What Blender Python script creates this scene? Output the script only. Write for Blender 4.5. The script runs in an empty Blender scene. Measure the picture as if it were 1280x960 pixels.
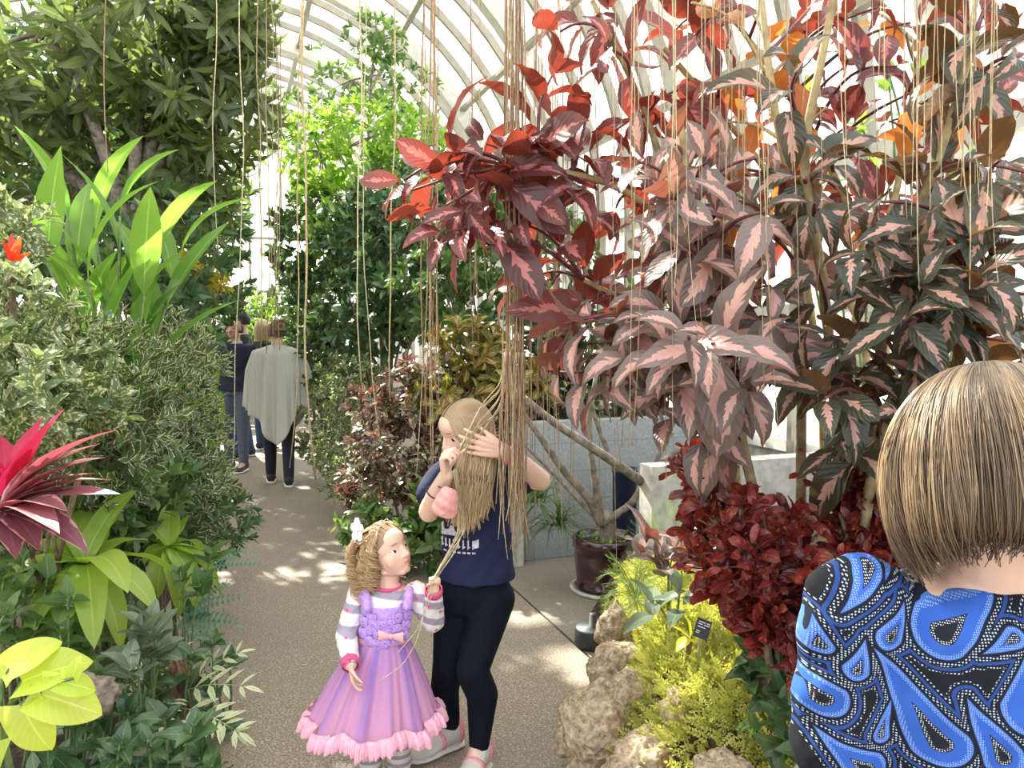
import bpy, math, random
import numpy as np
from mathutils import Vector, Matrix

SC = bpy.context.scene
COL = SC.collection
rng = np.random.default_rng(11)
random.seed(11)
PI = math.pi

# ------------------------------------------------------------------ camera, light, exposure
FPX = 960.0
PITCH = math.atan(62.0 / 960.0)
CAM = np.array([0.0, 0.0, 1.55])
cd = bpy.data.cameras.new('camera')
cam = bpy.data.objects.new('camera', cd)
COL.objects.link(cam)
cam.location = CAM
cam.rotation_euler = (PI / 2 - PITCH, 0, 0)
cd.sensor_width = 36
cd.lens = 36 * FPX / 1280.0
cd.clip_start = 0.05
cd.clip_end = 200
SC.camera = cam
SC.view_settings.view_transform = 'Standard'
SC.view_settings.look = 'None'
SC.view_settings.gamma = 1.0
SC.view_settings.use_curve_mapping = False
SC.view_settings.exposure = 0.92

SUN_AZ, SUN_EL = math.radians(-34), math.radians(42)     # from the left, ahead of the camera
sd = bpy.data.lights.new('sun', 'SUN')
sd.energy = 13.0
sd.angle = math.radians(0.8)
sd.color = (1.0, 0.93, 0.80)
sun = bpy.data.objects.new('sun', sd)
COL.objects.link(sun)
sdir = Vector((math.sin(SUN_AZ) * math.cos(SUN_EL), math.cos(SUN_AZ) * math.cos(SUN_EL), math.sin(SUN_EL)))
sun.rotation_euler = sdir.to_track_quat('Z', 'Y').to_euler()
sun.location = (-6, 9, 12)

W = bpy.data.worlds.new('sky')
SC.world = W
W.use_nodes = True
wn = W.node_tree
bg = wn.nodes['Background']
tc = wn.nodes.new('ShaderNodeTexCoord')
sp = wn.nodes.new('ShaderNodeSeparateXYZ')
wn.links.new(tc.outputs['Generated'], sp.inputs[0])
rp = wn.nodes.new('ShaderNodeValToRGB')
rp.color_ramp.elements[0].position = 0.25
rp.color_ramp.elements[0].color = (1.0, 0.96, 0.90, 1)
rp.color_ramp.elements[1].position = 0.75
rp.color_ramp.elements[1].color = (0.86, 0.91, 1.0, 1)
dt = wn.nodes.new('ShaderNodeVectorMath'); dt.operation = 'DOT_PRODUCT'; wn.links.new(tc.outputs['Generated'], dt.inputs[0]); dt.inputs[1].default_value = (-math.sin(SUN_AZ), -math.cos(SUN_AZ), 0.15)
mr = wn.nodes.new('ShaderNodeMapRange'); mr.inputs[1].default_value = -1.0; mr.inputs[2].default_value = 1.0; wn.links.new(dt.outputs['Value'], mr.inputs[0]); wn.links.new(mr.outputs[0], rp.inputs[0])
wn.links.new(rp.outputs[0], bg.inputs[0])
bg.inputs[1].default_value = 1.55
SC.cycles.max_bounces = 8
SC.cycles.transparent_max_bounces = 12
SC.cycles.sample_clamp_indirect = 6.0
SC.cycles.caustics_reflective = False
SC.cycles.caustics_refractive = False

# ------------------------------------------------------------------ geometry of the place
CP, SP_ = math.cos(PITCH), math.sin(PITCH)
FW = np.array([0, CP, -SP_]); UP = np.array([0, SP_, CP]); RT = np.array([1.0, 0, 0])
def P(px, py, D):
    """a point seen at pixel (px, py), D metres along the view axis"""
    return CAM + D * (RT * (px - 640) / FPX + UP * (480 - py) / FPX + FW)
def G(px, py, z=0.0):
    d = RT * (px - 640) / FPX + UP * (480 - py) / FPX + FW
    return CAM + d * ((z - CAM[2]) / d[2])
AX = np.array([-0.342, 0.940, 0]); NX = np.array([0.940, 0.342, 0])   # along / across the greenhouse
def ST(s, t, z=0.0):
    return NX * s + AX * t + np.array([0, 0, z])
def toST(p):
    return p[0] * NX[0] + p[1] * NX[1], p[0] * AX[0] + p[1] * AX[1]

# ------------------------------------------------------------------ object helpers
ORIG = {}
def tag(o, label=None, cat=None, group=None, kind=None):
    if label: o['label'] = label
    if cat: o['category'] = cat
    if group: o['group'] = group
    if kind: o['kind'] = kind
    return o
def thing(name, label, cat, loc, group=None):
    o = bpy.data.objects.new(name, None)
    o.empty_display_size = 0.1
    COL.objects.link(o)
    o.location = Vector(loc)
    ORIG[o.name] = np.array(loc, float)
    return tag(o, label, cat, group)
def link_mesh(name, me, mat, parent=None, origin=None):
    o = bpy.data.objects.new(name, me)
    COL.objects.link(o)
    if mat is not None and not me.materials: me.materials.append(mat)
    if parent is not None:
        o.parent = parent
        ORIG[o.name] = ORIG[parent.name]
    else:
        o.location = Vector(origin if origin is not None else (0, 0, 0))
        ORIG[o.name] = np.array(o.location)
    return o
def children(o): return [c for c in COL.objects if c.parent == o]
def copy_tree(o, parent=None, kids=None):
    c = o.copy(); COL.objects.link(c)
    if parent is not None: c.parent = parent
    for ch in (kids[o] if kids else o.children): copy_tree(ch, c, kids)
    return c

class MB:
    """collects geometry (world coordinates) and links it as one mesh object"""
    def __init__(s): s.v = []; s.l = []; s.n = []; s.uv = []; s.r = []; s.c = []; s.k = 0
    def add(s, v, f, uv=None, rnd=None, col=None):
        v = np.asarray(v, float).reshape(-1, 3); n = len(v)
        fs = f if isinstance(f, list) and len(f) and isinstance(f[0], np.ndarray) and f[0].ndim == 2 else [f]
        for g in fs:
            g = np.asarray(g, int)
            if g.size == 0: continue
            s.l.append((g + s.k).ravel()); s.n.append(np.full(len(g), g.shape[1]))
        s.v.append(v)
        s.uv.append(np.zeros((n, 2)) if uv is None else np.asarray(uv, float).reshape(-1, 2))
        s.r.append(np.full(n, 0.5) if rnd is None else np.broadcast_to(np.asarray(rnd, float), (n,)))
        s.c.append(np.ones((n, 3)) if col is None else np.broadcast_to(np.asarray(col, float), (n, 3)))
        s.k += n
    def mesh(s, name, origin=(0, 0, 0), smooth=True):
        v = np.concatenate(s.v) - np.asarray(origin); l = np.concatenate(s.l); n = np.concatenate(s.n)
        me = bpy.data.meshes.new(name)
        me.vertices.add(len(v)); me.vertices.foreach_set('co', v.ravel().astype(np.float32))
        me.loops.add(len(l)); me.loops.foreach_set('vertex_index', l.astype(np.int32))
        me.polygons.add(len(n))
        me.polygons.foreach_set('loop_start', np.concatenate([[0], np.cumsum(n)[:-1]]).astype(np.int32))
        me.polygons.foreach_set('use_smooth', np.full(len(n), smooth))
        uvl = me.uv_layers.new(name='uv')
        uvl.data.foreach_set('uv', np.concatenate(s.uv)[l].ravel().astype(np.float32))
        a = me.attributes.new('rnd', 'FLOAT', 'POINT'); a.data.foreach_set('value', np.concatenate(s.r).astype(np.float32))
        c = np.concatenate([np.concatenate(s.c), np.ones((len(v), 1))], 1)
        a = me.attributes.new('col', 'FLOAT_COLOR', 'POINT'); a.data.foreach_set('color', c.ravel().astype(np.float32))
        me.update(calc_edges=True)
        me.validate()
        return me
    def build(s, name, mat, parent=None, origin=None, smooth=True):
        o = ORIG[parent.name] if parent is not None else (origin if origin is not None else (0, 0, 0))
        return link_mesh(name, s.mesh(name, o, smooth), mat, parent, o)
    # ---- shapes
    def tube(s, pts, rad, sides=8, caps=True, rnd=None, col=None, squash=None):
        p = np.asarray(pts, float); n = len(p)
        r = np.broadcast_to(np.asarray(rad, float), (n,))
        t = np.gradient(p, axis=0); t /= np.linalg.norm(t, axis=1)[:, None] + 1e-12
        ref = np.array([0, 0, 1.0]) if abs(t[0][2]) < 0.9 else np.array([1.0, 0, 0])
        a = np.zeros_like(p); x = np.cross(t[0], ref)
        for i in range(n):
            x = x - t[i] * (x @ t[i]); x = x / (np.linalg.norm(x) + 1e-12); a[i] = x
        b = np.cross(t, a)
        th = np.arange(sides) * 2 * PI / sides
        v = p[:, None] + r[:, None, None] * (np.cos(th)[None, :, None] * a[:, None] + np.sin(th)[None, :, None] * b[:, None])
        i = np.arange(n - 1)[:, None] * sides; j = np.arange(sides)[None]; k = (j + 1) % sides
        q = np.stack([i + j, i + k, i + sides + k, i + sides + j], -1).reshape(-1, 4)
        uv = np.stack(np.broadcast_arrays(np.arange(sides)[None] / sides, np.linspace(0, 1, n)[:, None]), -1)
        fs = [q]
        if caps:
            fs += [np.arange(sides)[::-1][None], (np.arange(sides) + (n - 1) * sides)[None]]
        s.add(v.reshape(-1, 3), fs, uv, rnd, col)
    def box(s, c, x, y, z, hx, hy, hz, **k):
        c, x, y, z = (np.asarray(q, float) for q in (c, x, y, z))
        sg = np.array([[a, b, d] for d in (-1, 1) for b in (-1, 1) for a in (-1, 1)], float)
        v = c + sg[:, :1] * hx * x + sg[:, 1:2] * hy * y + sg[:, 2:] * hz * z
        s.add(v, np.array([[0, 2, 3, 1], [4, 5, 7, 6], [0, 1, 5, 4], [2, 6, 7, 3], [0, 4, 6, 2], [1, 3, 7, 5]]), **k)
    def bar(s, a, b, w, h, up=(0, 0, 1), **k):
        a, b = np.asarray(a, float), np.asarray(b, float); d = b - a; L = np.linalg.norm(d); d = d / L
        x = np.cross(d, up); x /= np.linalg.norm(x); z = np.cross(x, d)
        s.box((a + b) / 2, x, d, z, w / 2, L / 2, h / 2, **k)
    def sphere(s, c, r, nu=16, nv=10, R=None, **k):
        c = np.asarray(c, float); r = np.broadcast_to(np.asarray(r, float), (3,))
        th = np.arange(nu) * 2 * PI / nu; ph = np.linspace(0, PI, nv + 1)[1:-1]
        v = np.stack([np.sin(ph)[:, None] * np.cos(th), np.sin(ph)[:, None] * np.sin(th), np.cos(ph)[:, None] * np.ones(nu)], -1).reshape(-1, 3)
        v = np.concatenate([v, [[0, 0, 1], [0, 0, -1]]]) * r
        if R is not None: v = v @ np.asarray(R).T
        m = nv - 1
        i = np.arange(m - 1)[:, None] * nu; j = np.arange(nu)[None]; q = (j + 1) % nu
        f = np.stack([i + j, i + nu + j, i + nu + q, i + q], -1).reshape(-1, 4)
        j = np.arange(nu); q = (j + 1) % nu
        t1 = np.stack([np.full(nu, m * nu), j, q], -1); t2 = np.stack([np.full(nu, m * nu + 1), (m - 1) * nu + q, (m - 1) * nu + j], -1)
        s.add(v + c, [f, t1, t2], **k)
    def lathe(s, c, prof, sides=32, x=(1, 0, 0), y=(0, 1, 0), z=(0, 0, 1), cap=True, **k):
        c, x, y, z = (np.asarray(q, float) for q in (c, x, y, z))
        pr = np.asarray(prof, float); n = len(pr); th = np.arange(sides) * 2 * PI / sides
        v = c + pr[:, None, :1] * (np.cos(th)[None, :, None] * x + np.sin(th)[None, :, None] * y) + pr[:, None, 1:] * z
        i = np.arange(n - 1)[:, None] * sides; j = np.arange(sides)[None]; q = (j + 1) % sides
        f = [np.stack([i + j, i + q, i + sides + q, i + sides + j], -1).reshape(-1, 4)]
        if cap: f += [np.arange(sides)[::-1][None], (np.arange(sides) + (n - 1) * sides)[None]]
        s.add(v.reshape(-1, 3), f, **k)
    def loft(s, secs, sides=24, **k):
        """secs: (centre, half-width vector, half-depth vector) rings, closed by caps"""
        th = np.arange(sides) * 2 * PI / sides; n = len(secs)
        v = np.stack([np.asarray(c, float) + np.cos(th)[:, None] * np.asarray(a, float) + np.sin(th)[:, None] * np.asarray(b, float) for c, a, b in secs])
        i = np.arange(n - 1)[:, None] * sides; j = np.arange(sides)[None]; q = (j + 1) % sides
        f = [np.stack([i + j, i + q, i + sides + q, i + sides + j], -1).reshape(-1, 4), np.arange(sides)[::-1][None], (np.arange(sides) + (n - 1) * sides)[None]]
        s.add(v.reshape(-1, 3), f, **k)
    def capsule(s, p0, p1, r0, r1, sides=14):
        p0, p1 = np.asarray(p0, float), np.asarray(p1, float)
        if np.linalg.norm(p1 - p0) > 1e-6: s.tube([p0, (p0 + p1) / 2, p1], [r0, (r0 + r1) / 2, r1], sides)
        s.sphere(p0, r0, sides, 8); s.sphere(p1, r1, sides, 8)
    def chain(s, pts, rad, sides=14):
        for i in range(len(pts) - 1): s.capsule(pts[i], pts[i + 1], rad[i], rad[i + 1], sides)

def remeshed(mb, name, mat, parent=None, origin=None, vox=0.006, smooth=4, fac=0.5, colf=None, disp=None):
    """overlapping closed shapes fused into one continuous skin"""
    o0 = ORIG[parent.name] if parent is not None else np.asarray(origin if origin is not None else (0, 0, 0), float)
    me = mb.mesh(name + '_raw', o0)
    t = bpy.data.objects.new('raw', me); COL.objects.link(t)
    m = t.modifiers.new('r', 'REMESH'); m.mode = 'VOXEL'; m.voxel_size = vox; m.use_smooth_shade = True
    if smooth:
        m = t.modifiers.new('s', 'SMOOTH'); m.factor = fac; m.iterations = smooth
    dg = bpy.context.evaluated_depsgraph_get()
    out = bpy.data.meshes.new_from_object(t.evaluated_get(dg))
    bpy.data.objects.remove(t); bpy.data.meshes.remove(me)
    out.name = name
    out.materials.clear()
    n = len(out.vertices); co = np.empty(n * 3, np.float32); out.vertices.foreach_get('co', co); co = co.reshape(-1, 3).astype(float) + o0
    if disp is not None:
        co = disp(co, out)
        out.vertices.foreach_set('co', (co - o0).ravel().astype(np.float32)); out.update()
    c = np.ones((n, 4))
    if colf is not None: c[:, :3] = colf(co)
    a = out.attributes.new('col', 'FLOAT_COLOR', 'POINT'); a.data.foreach_set('color', c.ravel().astype(np.float32))
    out.polygons.foreach_set('use_smooth', np.full(len(out.polygons), True))
    return link_mesh(name, out, mat, parent, o0)

# ------------------------------------------------------------------ node expressions
class E:
    def __init__(s, nt, x): s.nt = nt; s.x = x
    def _m(s, op, *a, clamp=False):
        n = s.nt.nodes.new('ShaderNodeMath'); n.operation = op; n.use_clamp = clamp
        for i, q in enumerate((s,) + a):
            if isinstance(q, E): s.nt.links.new(q.x, n.inputs[i])
            else: n.inputs[i].default_value = q
        return E(s.nt, n.outputs[0])
    def __add__(s, o): return s._m('ADD', o)
    __radd__ = __add__
    def __mul__(s, o): return s._m('MULTIPLY', o)
    __rmul__ = __mul__
    def __sub__(s, o): return s._m('SUBTRACT', o)
    def __rsub__(s, o): return (s * -1.0) + o
    def __truediv__(s, o): return s._m('DIVIDE', o)
    def abs(s): return s._m('ABSOLUTE')
    def sin(s): return s._m('SINE')
    def pow(s, o): return s._m('POWER', o)
    def min(s, o): return s._m('MINIMUM', o)
    def max(s, o): return s._m('MAXIMUM', o)
    def lt(s, o): return s._m('LESS_THAN', o)
    def gt(s, o): return s._m('GREATER_THAN', o)
    def mod(s, o): return s._m('FLOORED_MODULO', o)
    def pingpong(s, o): return s._m('PINGPONG', o)
    def sqrt(s): return s._m('SQRT')
    def clamp(s): return s._m('ADD', 0.0, clamp=True)
    def soft(s, a, b):
        n = s.nt.nodes.new('ShaderNodeMapRange'); n.interpolation_type = 'SMOOTHSTEP'
        s.nt.links.new(s.x, n.inputs[0]); n.inputs[1].default_value = a; n.inputs[2].default_value = b
        return E(s.nt, n.outputs[0])
class Mat:
    def __init__(s, name):
        s.m = bpy.data.materials.new(name); s.m.use_nodes = True; s.nt = s.m.node_tree
        s.b = s.nt.nodes['Principled BSDF']; s.out = s.nt.nodes['Material Output']
    def node(s, t, **k):
        n = s.nt.nodes.new(t)
        for a, b in k.items(): setattr(n, a, b)
        return n
    def lk(s, a, b): s.nt.links.new(a.x if isinstance(a, E) else a, b)
    def e(s, sock): return E(s.nt, sock)
    def attr(s, name, out='Fac'):
        n = s.node('ShaderNodeAttribute'); n.attribute_name = name; return s.e(n.outputs[out])
    def coord(s, out='Object'):
        n = s.node('ShaderNodeTexCoord'); return n.outputs[out]
    def sep(s, sock):
        n = s.node('ShaderNodeSeparateXYZ'); s.lk(sock, n.inputs[0]); return [s.e(o) for o in n.outputs]
    def comb(s, x, y, z=0.0):
        n = s.node('ShaderNodeCombineXYZ')
        for i, q in enumerate((x, y, z)):
            if isinstance(q, E): s.lk(q, n.inputs[i])
            else: n.inputs[i].default_value = q
        return n.outputs[0]
    def noise(s, scale, vec=None, detail=3, rough=0.5, out='Fac'):
        n = s.node('ShaderNodeTexNoise'); n.inputs['Scale'].default_value = scale; n.inputs['Detail'].default_value = detail
        n.inputs['Roughness'].default_value = rough
        s.lk(vec if vec is not None else s.coord(), n.inputs['Vector']); return s.e(n.outputs[out])
    def voro(s, scale, vec=None, rand=1.0, out='Distance'):
        n = s.node('ShaderNodeTexVoronoi'); n.inputs['Scale'].default_value = scale; n.inputs['Randomness'].default_value = rand
        s.lk(vec if vec is not None else s.coord(), n.inputs['Vector']); return s.e(n.outputs[out])
    def mix(s, f, a, b, mode='MIX'):
        n = s.node('ShaderNodeMix', data_type='RGBA', blend_type=mode)
        for sock, q in ((n.inputs[0], f), (n.inputs[6], a), (n.inputs[7], b)):
            if isinstance(q, E): s.lk(q, sock)
            elif hasattr(q, 'is_linked'): s.lk(q, sock)
            elif isinstance(q, (int, float)): sock.default_value = q
            else: sock.default_value = (q[0], q[1], q[2], 1)
        return n.outputs[2]
    def ramp(s, f, stops):
        n = s.node('ShaderNodeValToRGB'); cr = n.color_ramp
        while len(cr.elements) < len(stops): cr.elements.new(0.5)
        for el, (p, c) in zip(cr.elements, stops): el.position = p; el.color = (c[0], c[1], c[2], 1)
        s.lk(f, n.inputs[0]); return n.outputs[0]
    def color(s, c):
        if hasattr(c, 'is_linked') or isinstance(c, E): s.lk(c, s.b.inputs['Base Color'])
        else: s.b.inputs['Base Color'].default_value = (c[0], c[1], c[2], 1)
        return s
    def set(s, **k):
        for a, b in k.items():
            sock = s.b.inputs[a.replace('_', ' ')]
            if isinstance(b, E): s.lk(b, sock)
            else: sock.default_value = b
        return s
    def bump(s, h, strength=0.5, dist=0.01):
        n = s.node('ShaderNodeBump'); n.inputs['Strength'].default_value = strength; n.inputs['Distance'].default_value = dist
        s.lk(h, n.inputs['Height']); s.lk(n.outputs[0], s.b.inputs['Normal']); return s
    def translucent(s, fac, col):
        t = s.node('ShaderNodeBsdfTranslucent')
        if hasattr(col, 'is_linked'): s.lk(col, t.inputs[0])
        else: t.inputs[0].default_value = (*col, 1)
        x = s.node('ShaderNodeMixShader')
        if isinstance(fac, E): s.lk(fac, x.inputs[0])
        else: x.inputs[0].default_value = fac
        s.lk(s.b.outputs[0], x.inputs[1]); s.lk(t.outputs[0], x.inputs[2]); s.lk(x.outputs[0], s.out.inputs[0]); return s
def plain(name, c, rough=0.6, var=0.0, scale=20, bump=0.0, bscale=80, **k):
    m = Mat(name)
    if var:
        n = m.noise(scale)
        m.color(m.mix(n.soft(0.3, 0.7), [q * (1 - var) for q in c], [min(1, q * (1 + var)) for q in c]))
    else: m.color(c)
    m.set(Roughness=rough, **k)
    if bump: m.bump(m.noise(bscale), bump, 0.005)
    return m.m

# ------------------------------------------------------------------ leaves
def prof(shape, v):
    if shape == 'lance': return np.sin(PI * np.clip(v, 0, 1) ** 0.8) ** 0.9
    if shape == 'ovate': return np.sin(PI * v ** 0.62) ** 0.85
    if shape == 'ellip': return np.sin(PI * v) ** 0.75
    if shape == 'obov': return np.sin(PI * v ** 1.25) ** 0.8
    if shape == 'strap': return np.minimum(1, 0.45 + 2.2 * v) * np.clip(1 - v ** 3.2, 0, 1) ** 0.8
    if shape == 'heart': return np.clip(1 - v ** 1.9, 0, 1) ** 0.75 * (0.80 + 0.9 * v - 0.6 * v * v)
    if shape == 'tongue': return np.minimum(1, 0.35 + 1.6 * v) * np.sqrt(np.clip(1 - v ** 7, 0, 1))
    if shape == 'blade': return np.minimum(1, 0.3 + 5 * v) * (1 - v) ** 0.6
    raise ValueError(shape)
def leaf(shape='lance', w=0.3, n=6, m=1, droop=0.5, lift=0.2, fold=0.25, wave=0.0, wk=3, heart=0.0, twist=0.0, curl=0.0, pet=0.0):
    """unit-length leaf along +y, face up +z"""
    v = np.linspace(0, 1, n + 1); th = lift - droop * v
    dl = 1.0 / n
    y = np.concatenate([[0], np.cumsum(np.cos((th[1:] + th[:-1]) / 2) * dl)]); z = np.concatenate([[0], np.cumsum(np.sin((th[1:] + th[:-1]) / 2) * dl)])
    ww = w / 2 * prof(shape, v); u = np.linspace(-1, 1, 2 * m + 1)
    U, V = np.meshgrid(u, v); ny, nz = -np.sin(th), np.cos(th)
    off = fold * np.abs(U) * ww[:, None] + wave * w * np.sin(V * 2 * PI * wk + (U > 0) * 1.3) * np.abs(U) ** 1.5
    off = off - curl * (U ** 2) * ww[:, None]
    X = U * ww[:, None] * math.sqrt(max(0.3, 1 - fold * fold * 0.5)); tw = twist * V
    Xr = X * np.cos(tw) - off * np.sin(tw); Or = X * np.sin(tw) + off * np.cos(tw)
    Y = y[:, None] + Or * ny[:, None] - heart * np.abs(U) ** 1.3 * np.clip(1 - V * 2.2, 0, 1) ** 1.5 * 0.5
    Z = z[:, None] + Or * nz[:, None]
    vt = np.stack([Xr, Y + pet, Z], -1).reshape(-1, 3)
    k = 2 * m + 1
    i = np.arange(n)[:, None] * k; j = np.arange(k - 1)[None]
    f = np.stack([i + j, i + j + 1, i + k + j + 1, i + k + j], -1).reshape(-1, 4)
    return vt, f, np.stack([U * 0.5 + 0.5, V], -1).reshape(-1, 2)
def merge(tpls):
    v, f, uv, k = [], [], [], 0
    for a, b, c in tpls: v.append(a); f.append(b + k); uv.append(c); k += len(a)
    return np.concatenate(v), np.concatenate(f), np.concatenate(uv)
def xform(t, scale=1.0, rz=0.0, rx=0.0, off=(0, 0, 0)):
    v, f, uv = t; v = v * scale
    c, s_ = math.cos(rx), math.sin(rx); v = v @ np.array([[1, 0, 0], [0, c, -s_], [0, s_, c]]).T
    c, s_ = math.cos(rz), math.sin(rz); v = v @ np.array([[c, -s_, 0], [s_, c, 0], [0, 0, 1]]).T
    return v + np.asarray(off), f, uv
def pinnate(n=7, lw=0.3, ll=0.38, shape='lance', droop=0.6, ang=1.0, taper=0.5, nn=3, term=True):
    out = []; c = leaf('blade', 0.015, 6, 1, droop, 0.2, 0)
    out.append(c)
    vv = c[0].reshape(7, 3, 3)[:, 1]
    for i in range(n):
        q = 0.15 + 0.8 * i / max(1, n - 1); k = np.array([np.interp(q * 6, np.arange(7), vv[:, d]) for d in range(3)])
        sz = ll * (1 - taper * abs(q - 0.35) / 0.65)
        for sgn in (-1, 1): out.append(xform(leaf(shape, lw, nn, 1, 0.4, 0.1, 0.15), sz, -sgn * ang, 0, k))
    if term: out.append(xform(leaf(shape, lw, nn, 1, 0.5, -droop * 0.6, 0.15), ll * (1 - taper * 0.7), 0, 0, vv[-1]))
    return merge(out)
def nrm(a): return a / (np.linalg.norm(a, axis=-1, keepdims=True) + 1e-9)
def place(mb, tpls, pos, dirs, ups, scl, rnd=None, ws=None):
    pos = np.asarray(pos, float).reshape(-1, 3); N = len(pos)
    if N == 0: return
    y = nrm(np.broadcast_to(np.asarray(dirs, float), (N, 3))); up = np.broadcast_to(np.asarray(ups, float), (N, 3))
    x = nrm(np.cross(y, up) + 1e-6); z = np.cross(x, y)
    scl = np.broadcast_to(np.asarray(scl, float), (N,)); rnd = rng.random(N) if rnd is None else np.broadcast_to(np.asarray(rnd, float), (N,))
    ws = np.ones(N) if ws is None else np.broadcast_to(np.asarray(ws, float), (N,))
    which = rng.integers(0, len(tpls), N)
    for k, (tv, tf, tuv) in enumerate(tpls):
        i = np.where(which == k)[0]
        if len(i) == 0: continue
        s_ = scl[i][:, None, None]
        v = pos[i][:, None] + s_ * (tv[None, :, :1] * x[i][:, None] * ws[i][:, None, None] + tv[None, :, 1:2] * y[i][:, None] + tv[None, :, 2:] * z[i][:, None])
        nv = len(tv); f = (tf[None] + (np.arange(len(i)) * nv)[:, None, None]).reshape(-1, tf.shape[1])
        mb.add(v.reshape(-1, 3), f, np.tile(tuv, (len(i), 1)), np.repeat(rnd[i], nv))
def whorl(mb, tpls, tips, axes, m, ang, scl, jit=0.25, rnd=None, shoot=0.0, up_bias=0.3):
    """m leaves around each twig tip, leaning out from the twig axis by ang"""
    tips = np.asarray(tips, float).reshape(-1, 3); N = len(tips); ax = nrm(np.broadcast_to(np.asarray(axes, float), (N, 3)))
    ref = np.where(np.abs(ax[:, 2:3]) < 0.9, np.array([[0, 0, 1.0]]), np.array([[1.0, 0, 0]]))
    a = nrm(np.cross(ax, ref)); b = np.cross(ax, a)
    ph0 = rng.random(N) * 2 * PI
    for k in range(m):
        ph = ph0 + k * 2.4 + rng.normal(0, jit, N); an = ang + rng.normal(0, jit, N) - 0.5 * ang * (k / max(1, m))
        r = np.cos(ph)[:, None] * a + np.sin(ph)[:, None] * b
        d = nrm(np.cos(an)[:, None] * ax + np.sin(an)[:, None] * r)
        up = nrm(ax * np.sin(an)[:, None] - r * np.cos(an)[:, None] + np.array([0, 0, up_bias]))
        sc = np.broadcast_to(np.asarray(scl, float), (N,)) * rng.uniform(0.7, 1.1, N) * (1 - 0.35 * k / max(1, m))
        place(mb, tpls, tips - ax * (shoot * (1 - k / max(1, m)))[..., None] if np.ndim(shoot) else tips - ax * shoot * (1 - k / max(1, m)), d, up, sc, None if rnd is None else rnd)
def blob_points(n, c, r, surf=0.6, zmin=None):
    """random points in an ellipsoid, mostly near its skin; returns points and outward directions"""
    d = nrm(rng.normal(size=(n, 3))); q = surf + (1 - surf) * rng.random(n) ** 0.5
    p = d * q[:, None] * np.asarray(r, float) + np.asarray(c, float)
    o = nrm(d / np.asarray(r, float) ** 1.0)
    return p, o

def leaf_mat(name, c0, c1, trans=None, tf=0.35, rough=0.38, vein=0.0, veinc=None, vk=9, kind=None, pc=(0.8, 0.45, 0.4), pw=0.5, spec=0.5, bump=0.15, under=None):
    m = Mat(name); r = m.attr('rnd'); uvn = m.node('ShaderNodeUVMap'); u, v, _ = m.sep(uvn.outputs[0])
    a = ((u - 0.5) * 2.0).abs(); side = u.gt(0.5)
    base = m.mix(r, c0, c1)
    vp = (((v * 1.0 - a * 0.28) * float(vk)).mod(1.0) - 0.5).abs() * 2.0
    if kind == 'centre':                                      # jagged pale patch along the midrib
        nv = m.comb((v - a * 0.30) * 11.0, r * 60.0 + side * 7.3, 0.0)
        n1 = m.noise(1.0, nv, 1, 0.4)
        prof_ = (v * PI).sin().max(0.0)
        msk = (prof_ * pw + (n1 - 0.52) * 1.15 * prof_ + (r * 7.7).mod(1.0) * 0.18 - 0.12 - a).soft(-0.02, 0.03) * v.gt(0.03)
        base = m.mix(msk, base, pc)
    if kind == 'edge':                                        # pale margin
        n1 = m.noise(1.0, m.comb(v * 9.0, r * 60.0 + side * 7.3, 0.0), 1, 0.4)
        base = m.mix((a + (n1 - 0.5) * 0.9).soft(pw - 0.05, pw + 0.05), base, pc)
    if kind == 'veins':                                       # coloured veins spreading into the blade
        n1 = m.noise(1.0, m.comb(v * 4.0, r * 60.0, a * 2.0), 2, 0.5)
        base = m.mix(((vp.soft(0.5, 0.95) + a.lt(0.12)).min(1.0) * n1.soft(0.25, 0.5)), base, pc)
    if kind == 'blotch':
        n1 = m.noise(1.0, m.comb(v * 5.0, r * 60.0, u * 3.0), 2, 0.5)
        base = m.mix(n1.soft(pw - 0.04, pw + 0.04), base, pc)
    if vein:
        vm = (a.lt(0.05) + vp.soft(0.86, 0.98) * 0.5).min(1.0)
        base = m.mix(vm * vein, base, veinc if veinc else [min(1, q * 1.8 + 0.05) for q in c1])
    if under is not None:                                     # leaves with a differently coloured lower face
        g_ = m.node('ShaderNodeNewGeometry'); base = m.mix(m.e(g_.outputs['Backfacing']), base, m.mix(r, under, [q * 1.7 for q in under]))
    m.color(base).set(Roughness=rough); m.b.inputs['Specular IOR Level'].default_value = spec
    if bump: m.bump(vp * 0.6 + a.min(0.2) * 2.0, bump, 0.004)
    tcol = base if trans is None else m.mix(0.6, base, trans)
    if trans is None: tcol = m.mix(1.0, base, (1.9, 1.9, 1.2), 'MULTIPLY')
    return m.translucent(tf, tcol).m
# ------------------------------------------------------------------ the setting
def structure(o): o['kind'] = 'structure'; return o

# materials of the place
m = Mat('path_concrete')
n1 = m.noise(120, detail=3, rough=.7); n2 = m.noise(1.7, detail=4); n3 = m.voro(85)
c = m.mix(n1.soft(0.35, 0.65), (0.13, 0.100, 0.072), (0.37, 0.30, 0.225))
c = m.mix(n3.lt(0.27) * 0.75, c, (0.58, 0.51, 0.42))
c = m.mix(n2.soft(0.25, 0.75) * 0.45, c, (0.19, 0.165, 0.14))
M_PATH = m.color(c).set(Roughness=0.62).bump(n1, 0.35, 0.004).m
m = Mat('slab_concrete')
n1 = m.noise(120, detail=3); n2 = m.noise(2.2, detail=5, rough=0.65)
c = m.mix(n1.soft(0.3, 0.7), (0.17, 0.15, 0.12), (0.29, 0.255, 0.21))
c = m.mix(n2.soft(0.35, 0.7) * 0.55, c, (0.16, 0.145, 0.12))
M_SLAB = m.color(c).set(Roughness=0.8).bump(n1, 0.25, 0.004).m
m = Mat('soil_dark')
n1 = m.noise(35, detail=5, rough=0.7); n2 = m.voro(55)
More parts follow.
